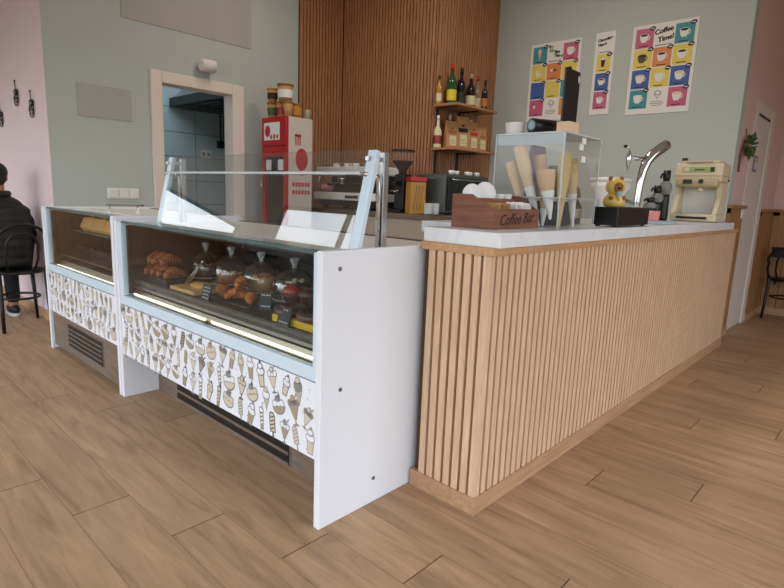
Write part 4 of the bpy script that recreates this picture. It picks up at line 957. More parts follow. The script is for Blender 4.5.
m = MB((2.50, 1.37, F2)); m.add([(2.43, 1.34, F2), (2.556, 1.34, F2), (2.556, 1.40, F2), (2.43, 1.40, F2), (2.43, 1.36, F2+.245), (2.556, 1.36, F2+.245), (2.556, 1.38, F2+.245), (2.43, 1.38, F2+.245)], [(0, 3, 2, 1), (0, 1, 5, 4), (1, 2, 6, 5), (2, 3, 7, 6), (3, 0, 4, 7), (4, 5, 6, 7)], 'maroon'); setp(m.build('reflection_block', bevel=.008), 'tall maroon poster reflection at the back of the acrylic box', 'packet')  # maroon block standing in for posters reflected in the acrylic
setp(MB((2.50, 1.27, CT)).box(2.46, 2.553, 1.20, 1.39, CT+.001, CT+.115, 'black').build('storage_box', bevel=.004), 'small black box below the rack at the right end of the acrylic box', 'box')
# white pieces of tape on the right face
for i, (x, z) in enumerate(((2.38, 1.462), (2.36, 1.435), (2.39, 1.385))):
    setp(MB((x, ay0, z)).box(x-.02, x+.02, ay0-.0016, ay0-.0011, z-.013, z+.013, 'paper_white').build('paper_note'), 'small blank white sticker on the acrylic box, ' + ['topmost', 'middle', 'lowest'][i] + ' of three', 'sticker', 'white stickers on the acrylic box')
AT = az+0.0012
m = MB(); m.lathe([(0.036, 0), (0.040, 0.006), (0.044, 0.048), (0.045, 0.05), (0.041, 0.05), (0.036, 0.008), (0, 0.006)], 'ceramic', seg=24)
o = m.build('bowl'); o.location = (2.25, 1.362, AT); setp(o, 'small white bowl on top of the acrylic cone box', 'bowl')
t = thing('speaker', 'black cylindrical speaker lying on top of the acrylic cone box', 'speaker', (2.315, 1.247, AT+0.034), -0.30)
T = Matrix.Rotation(PI/2, 4, 'Y')
m = MB(); m.lathe([(0.026, -0.085), (0.034, -0.078), (0.034, 0.085), (0.026, 0.09)], 'black', seg=24, T=T); m.build('body', t)
m = MB(); m.lathe([(0.025, -0.0855), (0.012, -0.0862), (0.0, -0.0865)], 'figure_blue', seg=24, T=T); m.build('end_cap', t)
m = MB(); m.box(-0.06, 0.06, -0.015, 0.015, -0.034, -0.030, 'black'); m.build('foot', t)
t = thing('menu_board', 'tall black menu board in a wooden block on the acrylic box', 'menu board', (2.305, 1.135, AT))
MB().box(-0.055, 0.035, -0.035, 0.025, 0, 0.045, 'cone_pale').build('wooden_block', t, bevel=0.002)
MB().box(-0.066, 0.068, -0.004, 0.004, 0.046, 0.262, 'black').build('board', t, bevel=0.001)
m = MB(); D = Decal(m, (-0.066, -0.004, 0.046), (1, 0, 0), (0, 0, 1), (0, -1, 0)); D.oval(0.122, 0.185, 0.007, 0.016, 'ceramic'); m.build('clip', t)

# black drip box with the figurine
t = thing('drip_box', 'low black box with a drip grille below the chrome tap', 'drip tray', (2.965, 1.11, CT))
MB().box(-0.22, 0.225, -0.064, 0.065, 0.007, 0.098, 'black').build('body', t, bevel=0.004)
m = MB(); [m.lathe([(0.012, 0.0005), (0.014, 0.0065)], 'black', (x, y, 0), 12) for x in (-.19, .195) for y in (-.042, .045)]; m.build('feet', t)
m = MB(); m.box(0.155, 0.195, -0.0632, -0.0622, 0.03, 0.085, 'paper_white'); m.box(0.16, 0.19, -0.0637, -0.0632, 0.06, 0.08, 'grey_print'); m.build('label', t)
m = MB(); [m.box(0.0+.02*i, 0.008+.02*i, -0.05, 0.05, 0.0982, 0.100, 'steel') for i in range(10)]; m.build('grille', t)
t = thing('toy_figurine', 'yellow hooded toy figurine with a brown face on the black box', 'figurine', (2.86, 1.118, CT+0.0985), math.atan2(-1.118, -2.86)+0.40)
t.scale = (0.82, 0.82, 0.9)
m = MB(); m.lathe([(0.045, 0), (0.062, 0.006), (0.065, 0.03), (0.058, 0.055), (0.04, 0.072), (0.0, 0.078)], 'figure_yellow', seg=22); m.ball((0, 0, 0.112), (0.058, 0.058, 0.05), 'figure_yellow', 20); m.build('body', t)
m = MB(); m.ball((0.030, 0, 0.110), (0.033, 0.038, 0.034), 'figure_brown', 16); m.build('face', t)
for s_ in (-1, 1):
    m = MB(); m.ball((0.0, s_*0.034, 0.158), (0.013, 0.014, 0.015), 'figure_brown', 12); m.build('ear', t)
    m = MB(); m.ball((0.046, s_*0.040, 0.05), (0.014, 0.013, 0.012), 'figure_brown', 10); m.build('hand', t)
    m = MB(); m.ball((0.0605, s_*0.015, 0.118), (0.004, 0.004, 0.005), 'black', 8); m.build('eye', t)
m = MB(); m.ball((0.062, 0, 0.105), (0.007, 0.011, 0.008), 'inkblack', 10); m.build('nose', t)
m = MB(); m.lathe([(0.006, 0), (0.014, 0.03)], 'cone', (0.066, 0, 0.035), 12); m.ball((0.066, 0, 0.073), 0.017, 'figure_blue', 12); m.build('held_cone', t)
# chrome tap tower behind
t = thing('drink_tap', 'curved chrome drinks tap tower rising behind the black box', 'tap', (3.72, 1.305, CT), -0.42)
t.scale = (0.92, 0.95, 0.95)
m = MB(); m.lathe([(0.05, 0.0005), (0.05, 0.012), (0.030, 0.03), (0.028, 0.04)], 'chrome', seg=24); m.build('base', t)
P = [(0, 0, 0.035), (0.0, 0, 0.14), (0.008, 0, 0.26), (0.022, 0, 0.345), (0.045, 0, 0.405), (0.08, 0, 0.445), (0.13, 0, 0.48), (0.18, 0, 0.51), (0.215, 0, 0.53)]
m = MB(); m.tube(P, [0.025, 0.024, 0.026, 0.029, 0.033, 0.036, 0.037, 0.038, 0.038], 'chrome', 18); m.build('column', t)
m = MB(); m.lathe([(0.033, 0), (0.031, 0.004), (0.0, 0.005)], 'black_gloss', seg=18, T=Matrix.Translation((0.2145, 0, 0.5297)) @ Matrix.Rotation(1.05, 4, 'Y')); m.build('end_badge', t)
m = MB(); m.tube([(0.04, 0, 0.425), (-0.11, 0, 0.425)], [0.015, 0.011], 'chrome', 12); m.lathe([(0.018, 0), (0.018, .012)], 'chrome', seg=14, T=Matrix.Translation((-.055, 0, .425)) @ Matrix.Rotation(PI/2, 4, 'Y')); m.build('spout_arm', t)
m = MB(); m.lathe([(0.006, 0.325), (0.008, 0.365), (0.015, 0.39), (0.017, 0.43), (0.011, 0.455), (0.009, 0.465)], 'chrome', (-0.12, 0, 0), 14); m.build('faucet', t)
m = MB(); m.tube([(-0.12, 0, 0.465), (-0.13, 0, 0.485), (-0.155, 0, 0.495)], [0.007, 0.007, 0.011], 'chrome', 10); m.ball((-0.16, 0, 0.497), (0.018, 0.011, 0.011), 'black', 10); m.build('handle', t)
setp(MB((3.75, 1.16, CT)).box(3.55, 3.86, 1.08, 1.20, CT+0.0005, CT+0.014, 'pad_blue').build('cloth', bevel=0.005), 'folded pale blue cloth on the marble beside the black box', 'cloth')
m = MB(); m.lathe([(0.03, 0), (0.04, 0.01), (0.045, 0.075), (0.041, 0.075), (0.036, 0.012), (0, 0.01)], 'cup_pink', seg=20); o = m.build('cup'); o.location = (3.98, 1.28, CT+0.0005); setp(o, 'small pink cup on the marble behind the chrome tap', 'cup')
m = MB(); m.lathe([(0.03, 0), (0.032, 0.09), (0.013, 0.12), (0.013, 0.15)], 'bottle_dark', seg=16); m.lathe([(0.0325, 0.03), (0.0325, 0.08)], 'label_cream', seg=16, cap=False); o = m.build('bottle'); o.location = (2.84, 1.31, CT+0.0005); setp(o, 'small dark bottle with pale label between acrylic box and figurine', 'bottle')
# pale juicer on the far side behind the tap
t = thing('citrus_juicer', 'off white citrus juicer behind the toy figurine', 'juicer', (3.92, 1.57, CT), 0)
m = MB(); m.lathe([(0.09, 0.0005), (0.095, 0.02), (0.06, 0.09), (0.06, 0.12), (0.13, 0.22), (0.135, 0.26), (0.12, 0.262), (0.02, 0.25)], 'ceramic', seg=26); m.build('body', t)
m = MB(); m.lathe([(0.137, 0.262), (0.137, 0.285), (0.06, 0.295), (0.0, 0.297)], 'white_paint', seg=26); m.build('lid', t)
m = MB(); m.tube([(0.05, -0.10, 0.14), (0.05, -0.16, 0.12)], 0.012, 'grey_print', 10); m.build('spout', t)
# black and grey dispensers leaning in a row by the ice shaver
for i, (x, y, h, lb) in enumerate(((4.58, 1.405, 0.38, 'tallest black and grey pump bottle beside the cream ice shaver'), (4.47, 1.425, 0.26, 'middle black and grey pump bottle of three by the ice shaver'), (4.37, 1.435, 0.17, 'shortest black and grey pump bottle, nearest the chrome tap'))):
    t = thing('pump_bottle', lb, 'bottle', (x, y, CT), 0, 'pump bottles beside the ice shaver')
    m = MB(); m.lathe([(0.036, 0.0005), (0.040, 0.02), (0.038, h*0.45), (0.036, h*0.52)], 'black', seg=18); m.build('body', t)
    m = MB(); m.ball((0, 0, h*0.64), (0.048, 0.048, h*0.17), 'grey_print', 16); m.build('grey_collar', t)
    m = MB(); m.lathe([(0.022, h*0.78), (0.028, h*0.86), (0.026, h), (0, h+.002)], 'black', seg=16); m.tube([(0, 0, h*.9), (-.05, .02, h*.92), (-.06, .024, h*.84)], .008, 'black', 8); m.build('pump', t)
# cream ice shaver
X0, Y0 = 4.72, 1.062
t = thing('ice_shaver', 'cream coloured ice shaving machine at the wall end of the counter', 'ice shaver', (X0, Y0, CT))
def IB(): return MB((0, 0, 0))
Wd, Dp = 0.325, 0.24
m = IB(); m.box(-0.02, Dp, 0.0, Wd, 0.003, 0.06, 'cream'); m.build('base', t, bevel=0.012)
for y_ in (0.0, Wd-0.035):
    m = IB(); m.prism([(-0.015, y_, 0.06), (Dp, y_, 0.06), (Dp, y_, 0.30), (0.03, y_, 0.30), (0.055, y_, 0.20), (0.025, y_, 0.11)], (0, 0.035, 0), 'cream'); m.build('side_frame', t, bevel=0.005)
m = IB(); m.box(0.15, 0.17, 0.036, Wd-0.036, 0.061, 0.30, 'ceramic'); m.build('splash_back', t)
m = IB(); m.box(-0.005, Dp, -0.004, Wd+0.004, 0.301, 0.445, 'cream'); m.build('head', t, bevel=0.014)
m = IB(); m.box(-0.009, Dp+.002, -0.0055, Wd+.0055, 0.345, 0.352, 'cream_dark'); m.build('seam', t)
m = IB(); m.box(-0.03, 0.05, 0.012, Wd-.012, 0.262, 0.33, 'cream_dark'); m.build('cutter_housing', t, bevel=0.02)
m = IB(); m.box(-0.010, -0.0055, 0.05, Wd-.05, 0.376, 0.414, 'lcd'); m.box(-0.0115, -0.010, 0.055, 0.08, 0.378, 0.412, 'black'); m.box(-0.0115, -0.010, Wd-.10, Wd-.06, 0.382, 0.41, 'cream'); m.box(-0.0115, -0.010, 0.12, 0.19, 0.388, 0.398, 'ink'); m.build('label_strip', t)
m = IB(); m.box(-0.036, -0.0305, 0.19, 0.255, 0.285, 0.318, 'black'); m.lathe([(0.018, 0), (0.014, 0.02)], 'black', T=Matrix.Translation((-0.03, 0.13, 0.305)) @ Matrix.Rotation(-PI/2, 4, 'Y'), seg=14); m.build('switch', t)
m = IB(); m.lathe([(0.026, 0.23), (0.02, 0.262)], 'cream', (0.02, 0.14, 0), 14); m.build('chute', t)
m = IB(); m.box(-0.017, 0.0, 0.07, Wd-.07, 0.448, 0.456, 'cream_dark'); m.box(0.02, 0.21, 0.03, Wd-.03, 0.446, 0.462, 'cream'); m.build('lid', t, bevel=0.006)
m = IB(); m.lathe([(0.02, 0.446), (0.02, 0.485), (0, 0.487)], 'black', (0.06, Wd-.04, 0), 14); m.build('knob', t)
m = IB(); m.box(-0.026, -0.0205, 0.06, Wd-.05, 0.022, 0.038, 'inkblack'); m.build('drain_slot', t)
m = IB(); m.lathe([(0.01, 0), (0.01, 0.006)], 'black', T=Matrix.Translation((0.2, -0.004, 0.32)) @ Matrix.Rotation(PI/2, 4, 'X'), seg=10); m.build('screw', t)

# ================================================================== BACK COUNTER, SHELVES, FRIDGE
KT = 1.03
t = thing('back_counter', 'back counter with dark worktop and cream panels before the slatted column', 'counter', (3.72, 3.02, 0))
def KB(): return MB((3.72, 3.02, 0))
m = KB(); m.box(3.75, 5.40, 3.05, 3.56, 0.0, 0.985, 'cream_counter'); m.build('cabinet', t)
m = KB(); m.box(3.75, 4.37, 3.56, 4.94, 0.0, 0.985, 'cream_counter'); m.build('cabinet', t)
m = KB(); m.prism([(3.72, 3.02, 0.986), (5.41, 3.02, 0.986), (5.41, 3.565, 0.986), (4.385, 3.565, 0.986), (4.385, 4.95, 0.986), (3.72, 4.95, 0.986)], (0, 0, KT-0.986), 'kick'); m.build('worktop', t, bevel=0.003)
for i in range(3): KB().box(3.77+.54*i, 4.29+.54*i, 3.035, 3.0495, 0.1, 0.95, 'cream_counter').build('door', t, bevel=0.002)
# espresso machine
t = thing('espresso_machine', 'white and steel two group espresso machine on the back counter', 'coffee machine', (3.81, 4.70, KT), -PI/2)
t.scale = (1.45, 1, 1.03)
def EB(): return MB((0, 0, 0))
m = EB(); m.box(0.0, 0.60, 0.05, 0.42, 0.035, 0.09, 'dark_metal'); m.build('plinth', t)
m = EB(); m.box(-0.02, 0.62, -0.01, 0.40, 0.09, 0.165, 'ceramic'); m.build('drip_box', t, bevel=0.01)
m = EB(); m.box(0.02, 0.58, 0.0, 0.2, 0.1655, 0.172, 'steel'); [m.box(0.04+.03*i, 0.05+.03*i, 0.01, 0.19, 0.1721, 0.174, 'dark_metal') for i in range(18)]; m.build('drip_grille', t)
m = EB(); m.box(0.0, 0.60, 0.22, 0.42, 0.166, 0.335, 'inner_dark'); m.build('boiler_panel', t)
m = EB(); m.box(-0.02, 0.62, 0.02, 0.42, 0.336, 0.42, 'ceramic'); m.build('head', t, bevel=0.012)
m = EB(); m.box(0.33, 0.46, -0.012, -0.0105, 0.11, 0.14, 'inkblack'); m.build('badge', t)
for x_ in (0.18, 0.44):
    g_ = EB(); g_.lathe([(0.035, 0.27), (0.04, 0.335)], 'chrome', (x_, 0.13, 0), 18); g_ = g_.build('group_head', t)
    m = EB(); m.lathe([(0.036, 0.245), (0.036, 0.269)], 'chrome', (x_, 0.13, 0), 18); m.tube([(x_, 0.1, 0.255), (x_, -0.05, 0.245)], [0.012, 0.016], 'black', 10); m.build('portafilter', g_)
for x_ in (0.03, 0.57):
    m = EB(); m.tube([(x_, 0.05, 0.34), (x_, 0.0, 0.30), (x_, -0.01, 0.19)], 0.006, 'chrome', 8); m.build('steam_wand', t)
m = EB(); [m.lathe([(0.018, .03), (0.02, .0345)], 'black', (x_, y_, -0.03), 10) for x_ in (.05, .55) for y_ in (.08, .38)]; [m.box(x_-.02, x_+.02, y_-.02, y_+.02, 0.0005, 0.034, 'black') for x_ in (.05, .55) for y_ in (.08, .38)]; m.build('feet', t)
m = EB(); m.tube([(-0.01, 0.03, 0.425), (-0.01, 0.03, 0.455), (0.61, 0.03, 0.455), (0.61, 0.03, 0.425)], 0.006, 'chrome', 8); m.build('cup_rail', t)
m = MB(); m.lathe([(0.03, 0), (0.045, 0.012), (0.058, 0.06), (0.054, 0.06), (0.04, 0.014), (0, 0.012)], 'cup_pink', seg=22); m.tube([(-.05, 0, .045), (-.078, 0, .04), (-.075, 0, .022), (-.045, 0, .018)], .006, 'cup_pink', 8); o = m.build('cup'); o.location = (3.90, 4.60, KT+.1795); o.scale = (1.25, 1.25, 1.25); setp(o, 'pink coffee cup under the espresso machine', 'cup')
for i, (x, y) in enumerate(((4.02, 4.62), (4.04, 4.46), (4.02, 4.30), (4.04, 4.14), (4.02, 3.98))):
    m = MB(); m.lathe([(0.04, 0), (0.032, 0.05), (0.022, 0.055), (0, 0.056)], 'ceramic', seg=18); m.tube([(.038, 0, .012), (.056, 0, .018), (.052, 0, .036), (.034, 0, .042)], .005, 'ceramic', 8)
    o = m.build('cup'); o.location = (x, y, KT+.433); o.rotation_euler = (0, 0, i*1.1); setp(o, 'upturned white cup on top of the espresso machine, ' + ['farthest from the grinder', 'second from the far end', 'in the middle', 'second from the grinder', 'nearest the grinder'][i], 'cup', 'cups on the espresso machine')
# grinder
t = thing('coffee_grinder', 'black coffee grinder with clear hopper of beans on the back counter', 'grinder', (3.84, 3.545, KT), -PI/2)
t.scale = (1.0, 1.0, 1.06)
m = MB(); m.box(-0.075, 0.075, -0.03, 0.16, 0.0005, 0.03, 'black'); m.box(-0.06, 0.06, 0.03, 0.14, 0.03, 0.34, 'black'); m.build('body', t, bevel=0.008)
m = MB(); m.lathe([(0.035, 0.341), (0.035, 0.37), (0.10, 0.45), (0.10, 0.455)], 'coffee', (0, 0.07, 0), 26); m.build('beans', t)
m = MB(); m.lathe([(0.037, 0.342), (0.038, 0.37), (0.105, 0.45), (0.108, 0.535)], 'acrylic', (0, 0.07, 0), 26, cap=False); m.build('hopper', t)
m = MB(); m.lathe([(0.112, 0.536), (0.112, 0.548), (0.06, 0.556), (0, 0.557)], 'black', (0, 0.07, 0), 26); m.build('lid', t)
m = MB(); m.box(-0.02, 0.02, -0.04, 0.03, 0.24, 0.28, 'black'); m.tube([(-.03, .02, .2), (-.03, -.05, .19), (.03, -.05, .19), (.03, .02, .2)], .006, 'chrome', 8); m.build('spout_fork', t)
# knock box jars etc right of the grinder
t = thing('coffee_dispenser', 'amber dispenser with a red lid beside the coffee grinder', 'dispenser', (3.90, 3.355, KT), -0.5)
m = MB(); m.box(-0.075, 0.075, -0.06, 0.08, 0.0005, 0.29, 'amber'); m.build('body', t, bevel=0.006)
m = MB(); m.box(-0.08, 0.08, -0.065, 0.085, 0.291, 0.335, 'red'); m.build('lid', t, bevel=0.008)
m = MB(); D = Decal(m, (-0.075, -0.06, 0), (1, 0, 0), (0, 0, 1), (0, -1, 0)); [D.line([(.03+.03*i, .04), (.06+.03*i, .26)], .014, 'kraft_dark', 0) for i in range(3)]; m.build('label', t)
t = thing('cereal_dispenser', 'brown and steel dispenser stand between the jars and the dark oven', 'dispenser', (4.22, 3.43, KT))
m = MB(); m.box(-0.08, 0.095, 0.0, 0.12, 0.0005, 0.35, 'kraft_dark'); m.build('body', t, bevel=0.004)
m = MB(); m.box(-0.09, 0.105, -0.03, 0.13, 0.351, 0.372, 'oven_frame'); m.build('top', t, bevel=0.003)
m = MB(); [m.box(-0.07+.036*i, -0.055+.036*i, -0.003, -0.0005, 0.05, 0.33, 'amber') for i in range(5)]; m.build('stripes', t)
t = thing('saucer', 'steel saucer under the two glass jars on the back counter', 'saucer', (3.90, 3.16, KT)); m = MB(); m.lathe([(0.06, .0005), (0.11, .006), (0.115, .010), (0.10, .009), (0, .006)], 'steel', seg=28); m.build('dish', t)
for i, x in enumerate((3.85, 3.95)):
    t = thing('glass_jar', 'clear glass jar on the steel saucer, ' + ['nearer the grinder', 'nearer the dark oven'][i], 'jar', (x, 3.16, KT+.0105), 0, 'glass jars on the saucer')
    m = MB(); m.lathe([(0.034, 0), (0.036, 0.004), (0.036, 0.095)], 'acrylic_edge', seg=20, cap=False); m.build('glass', t)
    m = MB(); m.lathe([(0.032, 0.001), (0.032, 0.04), (0, 0.041)], 'ceramic', seg=18); m.build('sugar', t)
# dark oven
t = thing('oven', 'dark glass fronted oven with grey frame on the back counter', 'oven', (4.04, 3.10, KT))
m = MB(); m.box(0, 0.70, 0.03, 0.285, 0.02, 0.375, 'oven_frame'); m.build('body', t, bevel=0.008)
dr = MB().box(0.03, 0.57, 0.012, 0.0295, 0.05, 0.345, 'black_gloss').build('door', t, bevel=0.004)
m = MB(); m.tube([(0.06, 0.012, 0.325), (0.06, -0.02, 0.325), (0.54, -0.02, 0.325), (0.54, 0.012, 0.325)], 0.007, 'steel', 8); m.build('handle', dr)
for z in (0.27, 0.17): m = MB(); m.lathe([(0.022, 0), (0.02, 0.02)], 'black', T=Matrix.Translation((0.635, 0.0295, z)) @ Matrix.Rotation(PI/2, 4, 'X'), seg=14); m.build('knob', t)
m = MB(); [m.box(x-.015, x+.015, y-.015, y+.015, .0005, .02, 'black') for x in (.05, .65) for y in (.08, .25)]; m.build('feet', t)
for i, (x, y) in enumerate(((4.24, 3.22), (4.35, 3.24), (4.50, 3.22), (4.58, 3.25), (4.66, 3.22))):
    m = MB(); m.lathe([(0.018, 0), (0.026, 0.012), (0.03, 0.04), (0.027, 0.04), (0.02, 0.012), (0, 0.01)], 'ceramic', seg=16); m.tube([(.028, 0, .03), (.042, 0, .026), (.04, 0, .014), (.025, 0, .012)], .004, 'ceramic', 6)
    o = m.build('cup'); o.location = (x, y, KT+.3755); setp(o, 'little white cup on top of the dark oven, ' + ['nearest the dispenser', 'second from the dispenser', 'in the middle', 'second from the menu wall', 'nearest the menu wall'][i], 'cup', 'little cups on the oven')

# wall shelves on the slatted column
SX0, SX1, SY0, SY1 = 4.345, 5.04, 3.27, 3.572
shz = (2.085, 1.672)
for z, lb in zip(shz, ('upper brown wall shelf carrying the bottles on the slatted column', 'lower brown wall shelf carrying kraft bags on the slatted column')):
    t = thing('wall_shelf', lb, 'shelf', (SX0, SY0, z))
    MB().box(0, SX1-SX0, 0, SY1-SY0, -0.022, 0, 'slat_dark').build('board', t, bevel=0.002)
    for x in (0.055, 0.42):
        m = MB(); m.box(x, x+.03, SY1-SY0-.012, SY1-SY0-.0005, -.36 if z < 2 else -.39, -.0225, 'black'); m.box(x, x+.03, .06, SY1-SY0-.012, -.032, -.0225, 'black'); m.build('bracket', t)
def bottle(label, x, y, z, h, r, mt, cap, lab, grp, neck=.35):
    t = thing('bottle', label, 'bottle', (x, y, z+.0005), 0, grp)
    m = MB(); m.lathe([(r*.95, 0), (r, .008), (r, h*(1-neck)*.86), (r*.85, h*(1-neck)*.95), (r*.38, h*(1-neck)*1.12), (r*.33, h*.88)], mt, seg=20); m.build('glass', t)
    m = MB(); m.lathe([(r*.37, h*.86), (r*.38, h), (0, h+.001)], cap, seg=14); m.build('cap', t)
    m = MB(); m.lathe([(r+.0008, h*.12), (r+.0008, h*.38)], lab, seg=20, cap=False); m.build('label', t)
    return t
Gb = 'bottles on the upper shelf'
z = shz[0]
bottle('slim amber bottle with black cap at the outer end of the upper shelf', 4.385, 3.535, z, .27, .029, 'bottle_amber', 'inkblack', 'label_cream', Gb)
bottle('tall green bottle with red cap and yellow label on the upper shelf', 4.50, 3.47, z, .385, .050, 'bottle_green', 'red', 'label_yellow', Gb)
bottle('dark sparkling bottle with pale crest between green and cream labelled bottles', 4.64, 3.46, z, .375, .048, 'bottle_dark', 'inkblack', 'label_dark', Gb)
bottle('dark bottle with a cream label on the upper shelf', 4.795, 3.45, z, .345, .050, 'bottle_dark', 'kraft', 'label_cream', Gb)
bottle('pale bottle with a red cap at the back of the upper shelf', 4.955, 3.48, z, .355, .042, 'bottle_clear', 'red', 'label_cream', Gb)
bottle('small dark bottle nearest the menu wall on the upper shelf', 4.88, 3.335, z, .29, .032, 'bottle_dark', 'inkblack', 'orange', Gb)
z = shz[1]
bottle('pale bottle with brown swirl label at the outer end of the lower shelf', 4.388, 3.528, z, .31, .040, 'label_cream', 'ceramic', 'jam', 'bottles on the lower shelf', .4)
bottle('white capped bottle behind the first kraft bag on the lower shelf', 4.585, 3.535, z, .34, .034, 'kraft', 'ceramic', 'label_cream', 'bottles on the lower shelf', .3)
bottle('white capped bottle behind the red labelled kraft bag', 4.92, 3.515, z, .33, .045, 'kraft', 'ceramic', 'label_cream', 'bottles on the lower shelf', .2)
def bag(label, x, y, z, w, h, lab, band):
    t = thing('kraft_bag', label, 'bag', (x, y, z+.0005), -0.28, 'kraft coffee bags on the lower shelf')
    m = MB(); m.add([(-w/2, -.04, 0), (w/2, -.04, 0), (w/2, .04, 0), (-w/2, .04, 0), (-w/2, -.032, h*.5), (w/2, -.032, h*.5), (w/2, .032, h*.5), (-w/2, .032, h*.5), (-w/2, -.003, h), (w/2, -.003, h), (w/2, .003, h), (-w/2, .003, h)],
        [(0, 3, 2, 1), (0, 1, 5, 4), (1, 2, 6, 5), (2, 3, 7, 6), (3, 0, 4, 7), (4, 5, 9, 8), (5, 6, 10, 9), (6, 7, 11, 10), (7, 4, 8, 11), (8, 9, 10, 11)], 'kraft'); m.build('pouch', t, bevel=.003)
    m = MB(); D = Decal(m, (-w/2, -.0405, 0), (1, 0, 0), Vector((0, .008, h*.5)).normalized(), (0, -1, 0), .001)
    D.rect(w*.2, h*.12, w*.8, h*.46, 'label_cream', 0); D.rect(w*.25, h*.2, w*.75, h*.22, 'taupe', 1); D.rect(w*.25, h*.28, w*.7, h*.30, 'taupe', 1); m.build('label', t)
    m = MB(); D = Decal(m, (-w/2, -.0325, h*.5), (1, 0, 0), Vector((0, .029, h*.5)).normalized(), (0, -1, 0), .001)
    D.rect(w*.12, h*.03, w*.88, h*.15, band, 0); D.rect(w*.38, h*.2, w*.62, h*.26, band, 0); m.build('band', t)
bag('kraft coffee bag with plain label, nearest the brown swirl bottle', 4.515, 3.46, z, .14, .27, 'label_cream', 'kraft_dark')
bag('largest kraft coffee bag with a black band in the middle of the shelf', 4.68, 3.45, z, .155, .33, 'label_cream', 'inkblack')
bag('kraft coffee bag with a red band on the lower shelf', 4.832, 3.425, z, .125, .29, 'label_cream', 'red_print')
bag('kraft coffee bag with plain label nearest the menu wall', 4.957, 3.40, z, .105, .26, 'label_cream', 'kraft_dark')

# drinks fridge
FX0, FX1, FY0, FY1, FZ = 3.20, 3.515, 4.40, 4.80, 1.89
t = thing('drinks_fridge', 'tall red fronted drinks fridge with white printed side', 'fridge', (FX0, FY0, 0))
def FB(): return MB((FX0, FY0, 0))
m = FB(); m.box(FX0+.03, FX1, FY0, FY1, 0.03, FZ, 'fridge_white'); m.build('body', t, bevel=.004)
m = FB(); m.box(FX0-.001, FX0+.0295, FY0, FY1, 1.62, FZ, 'red'); h_ = m.build('header', t, bevel=.004)
m = FB(); D = Decal(m, (FX0-.001, FY1, 1.62), (0, -1, 0), (0, 0, 1), (-1, 0, 0)); D.rect(.04, .055, .30, .22, 'paper_white', 0); D.oval(.10, .14, .045, .055, 'red_print', 1); [D.oval(.16+.05*i, .085, .02, .02+.008*(i % 2), 'orange', 1) for i in range(3)]; m.build('sign', h_)
m = FB()
for y0_, y1_, z0_, z1_ in ((FY0, FY0+.045, .2, 1.615), (FY1-.045, FY1, .2, 1.615), (FY0+.045, FY1-.045, .2, .28), (FY0+.045, FY1-.045, 1.52, 1.615)): m.box(FX0, FX0+.0295, y0_, y1_, z0_, z1_, 'red')
d_ = m.build('door', t, bevel=.003)
m = FB(); m.box(FX0+.012, FX0+.018, FY0+.045, FY1-.045, .28, 1.52, 'case_glass'); m.build('door_glass', d_)
m = FB(); m.tube([(FX0-.002, FY1-.03, 1.1), (FX0-.03, FY1-.03, 1.1), (FX0-.03, FY1-.03, 1.35), (FX0-.002, FY1-.03, 1.35)], .008, 'steel', 8); m.build('handle', d_)
m = FB(); m.box(FX0+.0296, FX0+.0306, FY0+.046, FY1-.046, .28, 1.52, 'inner_dark'); m.build('liner', t)
m = FB(); m.box(FX0, FX0+.0295, FY0, FY1, .03, .195, 'black'); [m.box(x-.02, x+.02, y-.02, y+.02, .0005, .03, 'black') for x in (FX0+.06, FX1-.05) for y in (FY0+.04, FY1-.04)]; m.build('base_grille', t)
m = FB(); D = Decal(m, (FX0+.03, FY0, 0), (1, 0, 0), (0, 0, 1), (0, -1, 0), .0008)
D.oval(.155, 1.50, .075, .105, 'red_print', 0, n=28); D.line([(.135, 1.40), (.15, 1.35), (.18, 1.36)], .012, 'red_print', 0)
for x_, z_ in ((.085, 1.72), (.11, 1.72), (.135, 1.72)): D.rect(x_-.008, z_-.09, x_+.006, z_+.0, 'red_print', 0)
D.rect(.07, 1.71, .145, 1.735, 'red_print', 0)
for r in range(2):
    for i in range(6): D.rect(.045+.037*i, 1.24-.075*r, .045+.037*i+.026, 1.28-.075*r, 'red_print', 0)
m.build('side_print', t)
# bottles standing behind the fridge glass would be hidden: a few stickers on the glass
for i, (y_, z_) in enumerate(((4.70, 1.44), (4.50, 1.44))):
    setp(MB((FX0, y_, z_)).box(FX0+.0105, FX0+.0118, y_-.045, y_+.045, z_-.05, z_+.05, 'paper_white').build('sticker'), 'white sticker high on the fridge door glass, ' + ['beside the handle', 'on the hinge side'][i], 'sticker', 'stickers on the fridge door')
# tubs on top of the fridge
def tub(label, x, y, z, r, h, mt, capm, grp='tubs on top of the fridge', band=None):
    t = thing('tub', label, 'tub', (x, y, z), 0, grp)
    m = MB(); m.lathe([(r*.82, 0), (r, h*.9)], mt, seg=22); m.build('pot', t)
    m = MB(); m.lathe([(r*1.07, h*.9), (r*1.07, h), (0, h+.002)], capm, seg=22); m.build('lid', t)
    if band: m = MB(); m.lathe([(r*.86+.004, h*.2), (r*.95+.004, h*.65)], band, seg=22, cap=False); m.build('label', t)
ZF = FZ+.0005
tub('brown printed tub at the front corner of the fridge top', 3.27, 4.72, ZF, .05, .15, 'kraft', 'kraft_dark', band='leaf')
tub('dark printed tub stacked on the brown front corner tub', 3.27, 4.72, ZF+.1525, .05, .13, 'kraft', 'kraft', band='coffee')
tub('brown printed tub second along the fridge top', 3.29, 4.59, ZF, .055, .145, 'kraft', 'kraft_dark', band='jam')
tub('kraft tub third along the fridge top', 3.275, 4.475, ZF, .045, .14, 'kraft', 'kraft_dark')
tub('largest kraft tub with a white label, topmost of the stack', 3.295, 4.545, ZF+.1475, .075, .16, 'kraft', 'kraft_dark', band='paper_white')
tub('orange tub standing alone on the side of the fridge top', 3.385, 4.50, ZF, .062, .135, 'orange', 'kraft_dark', band='amber')
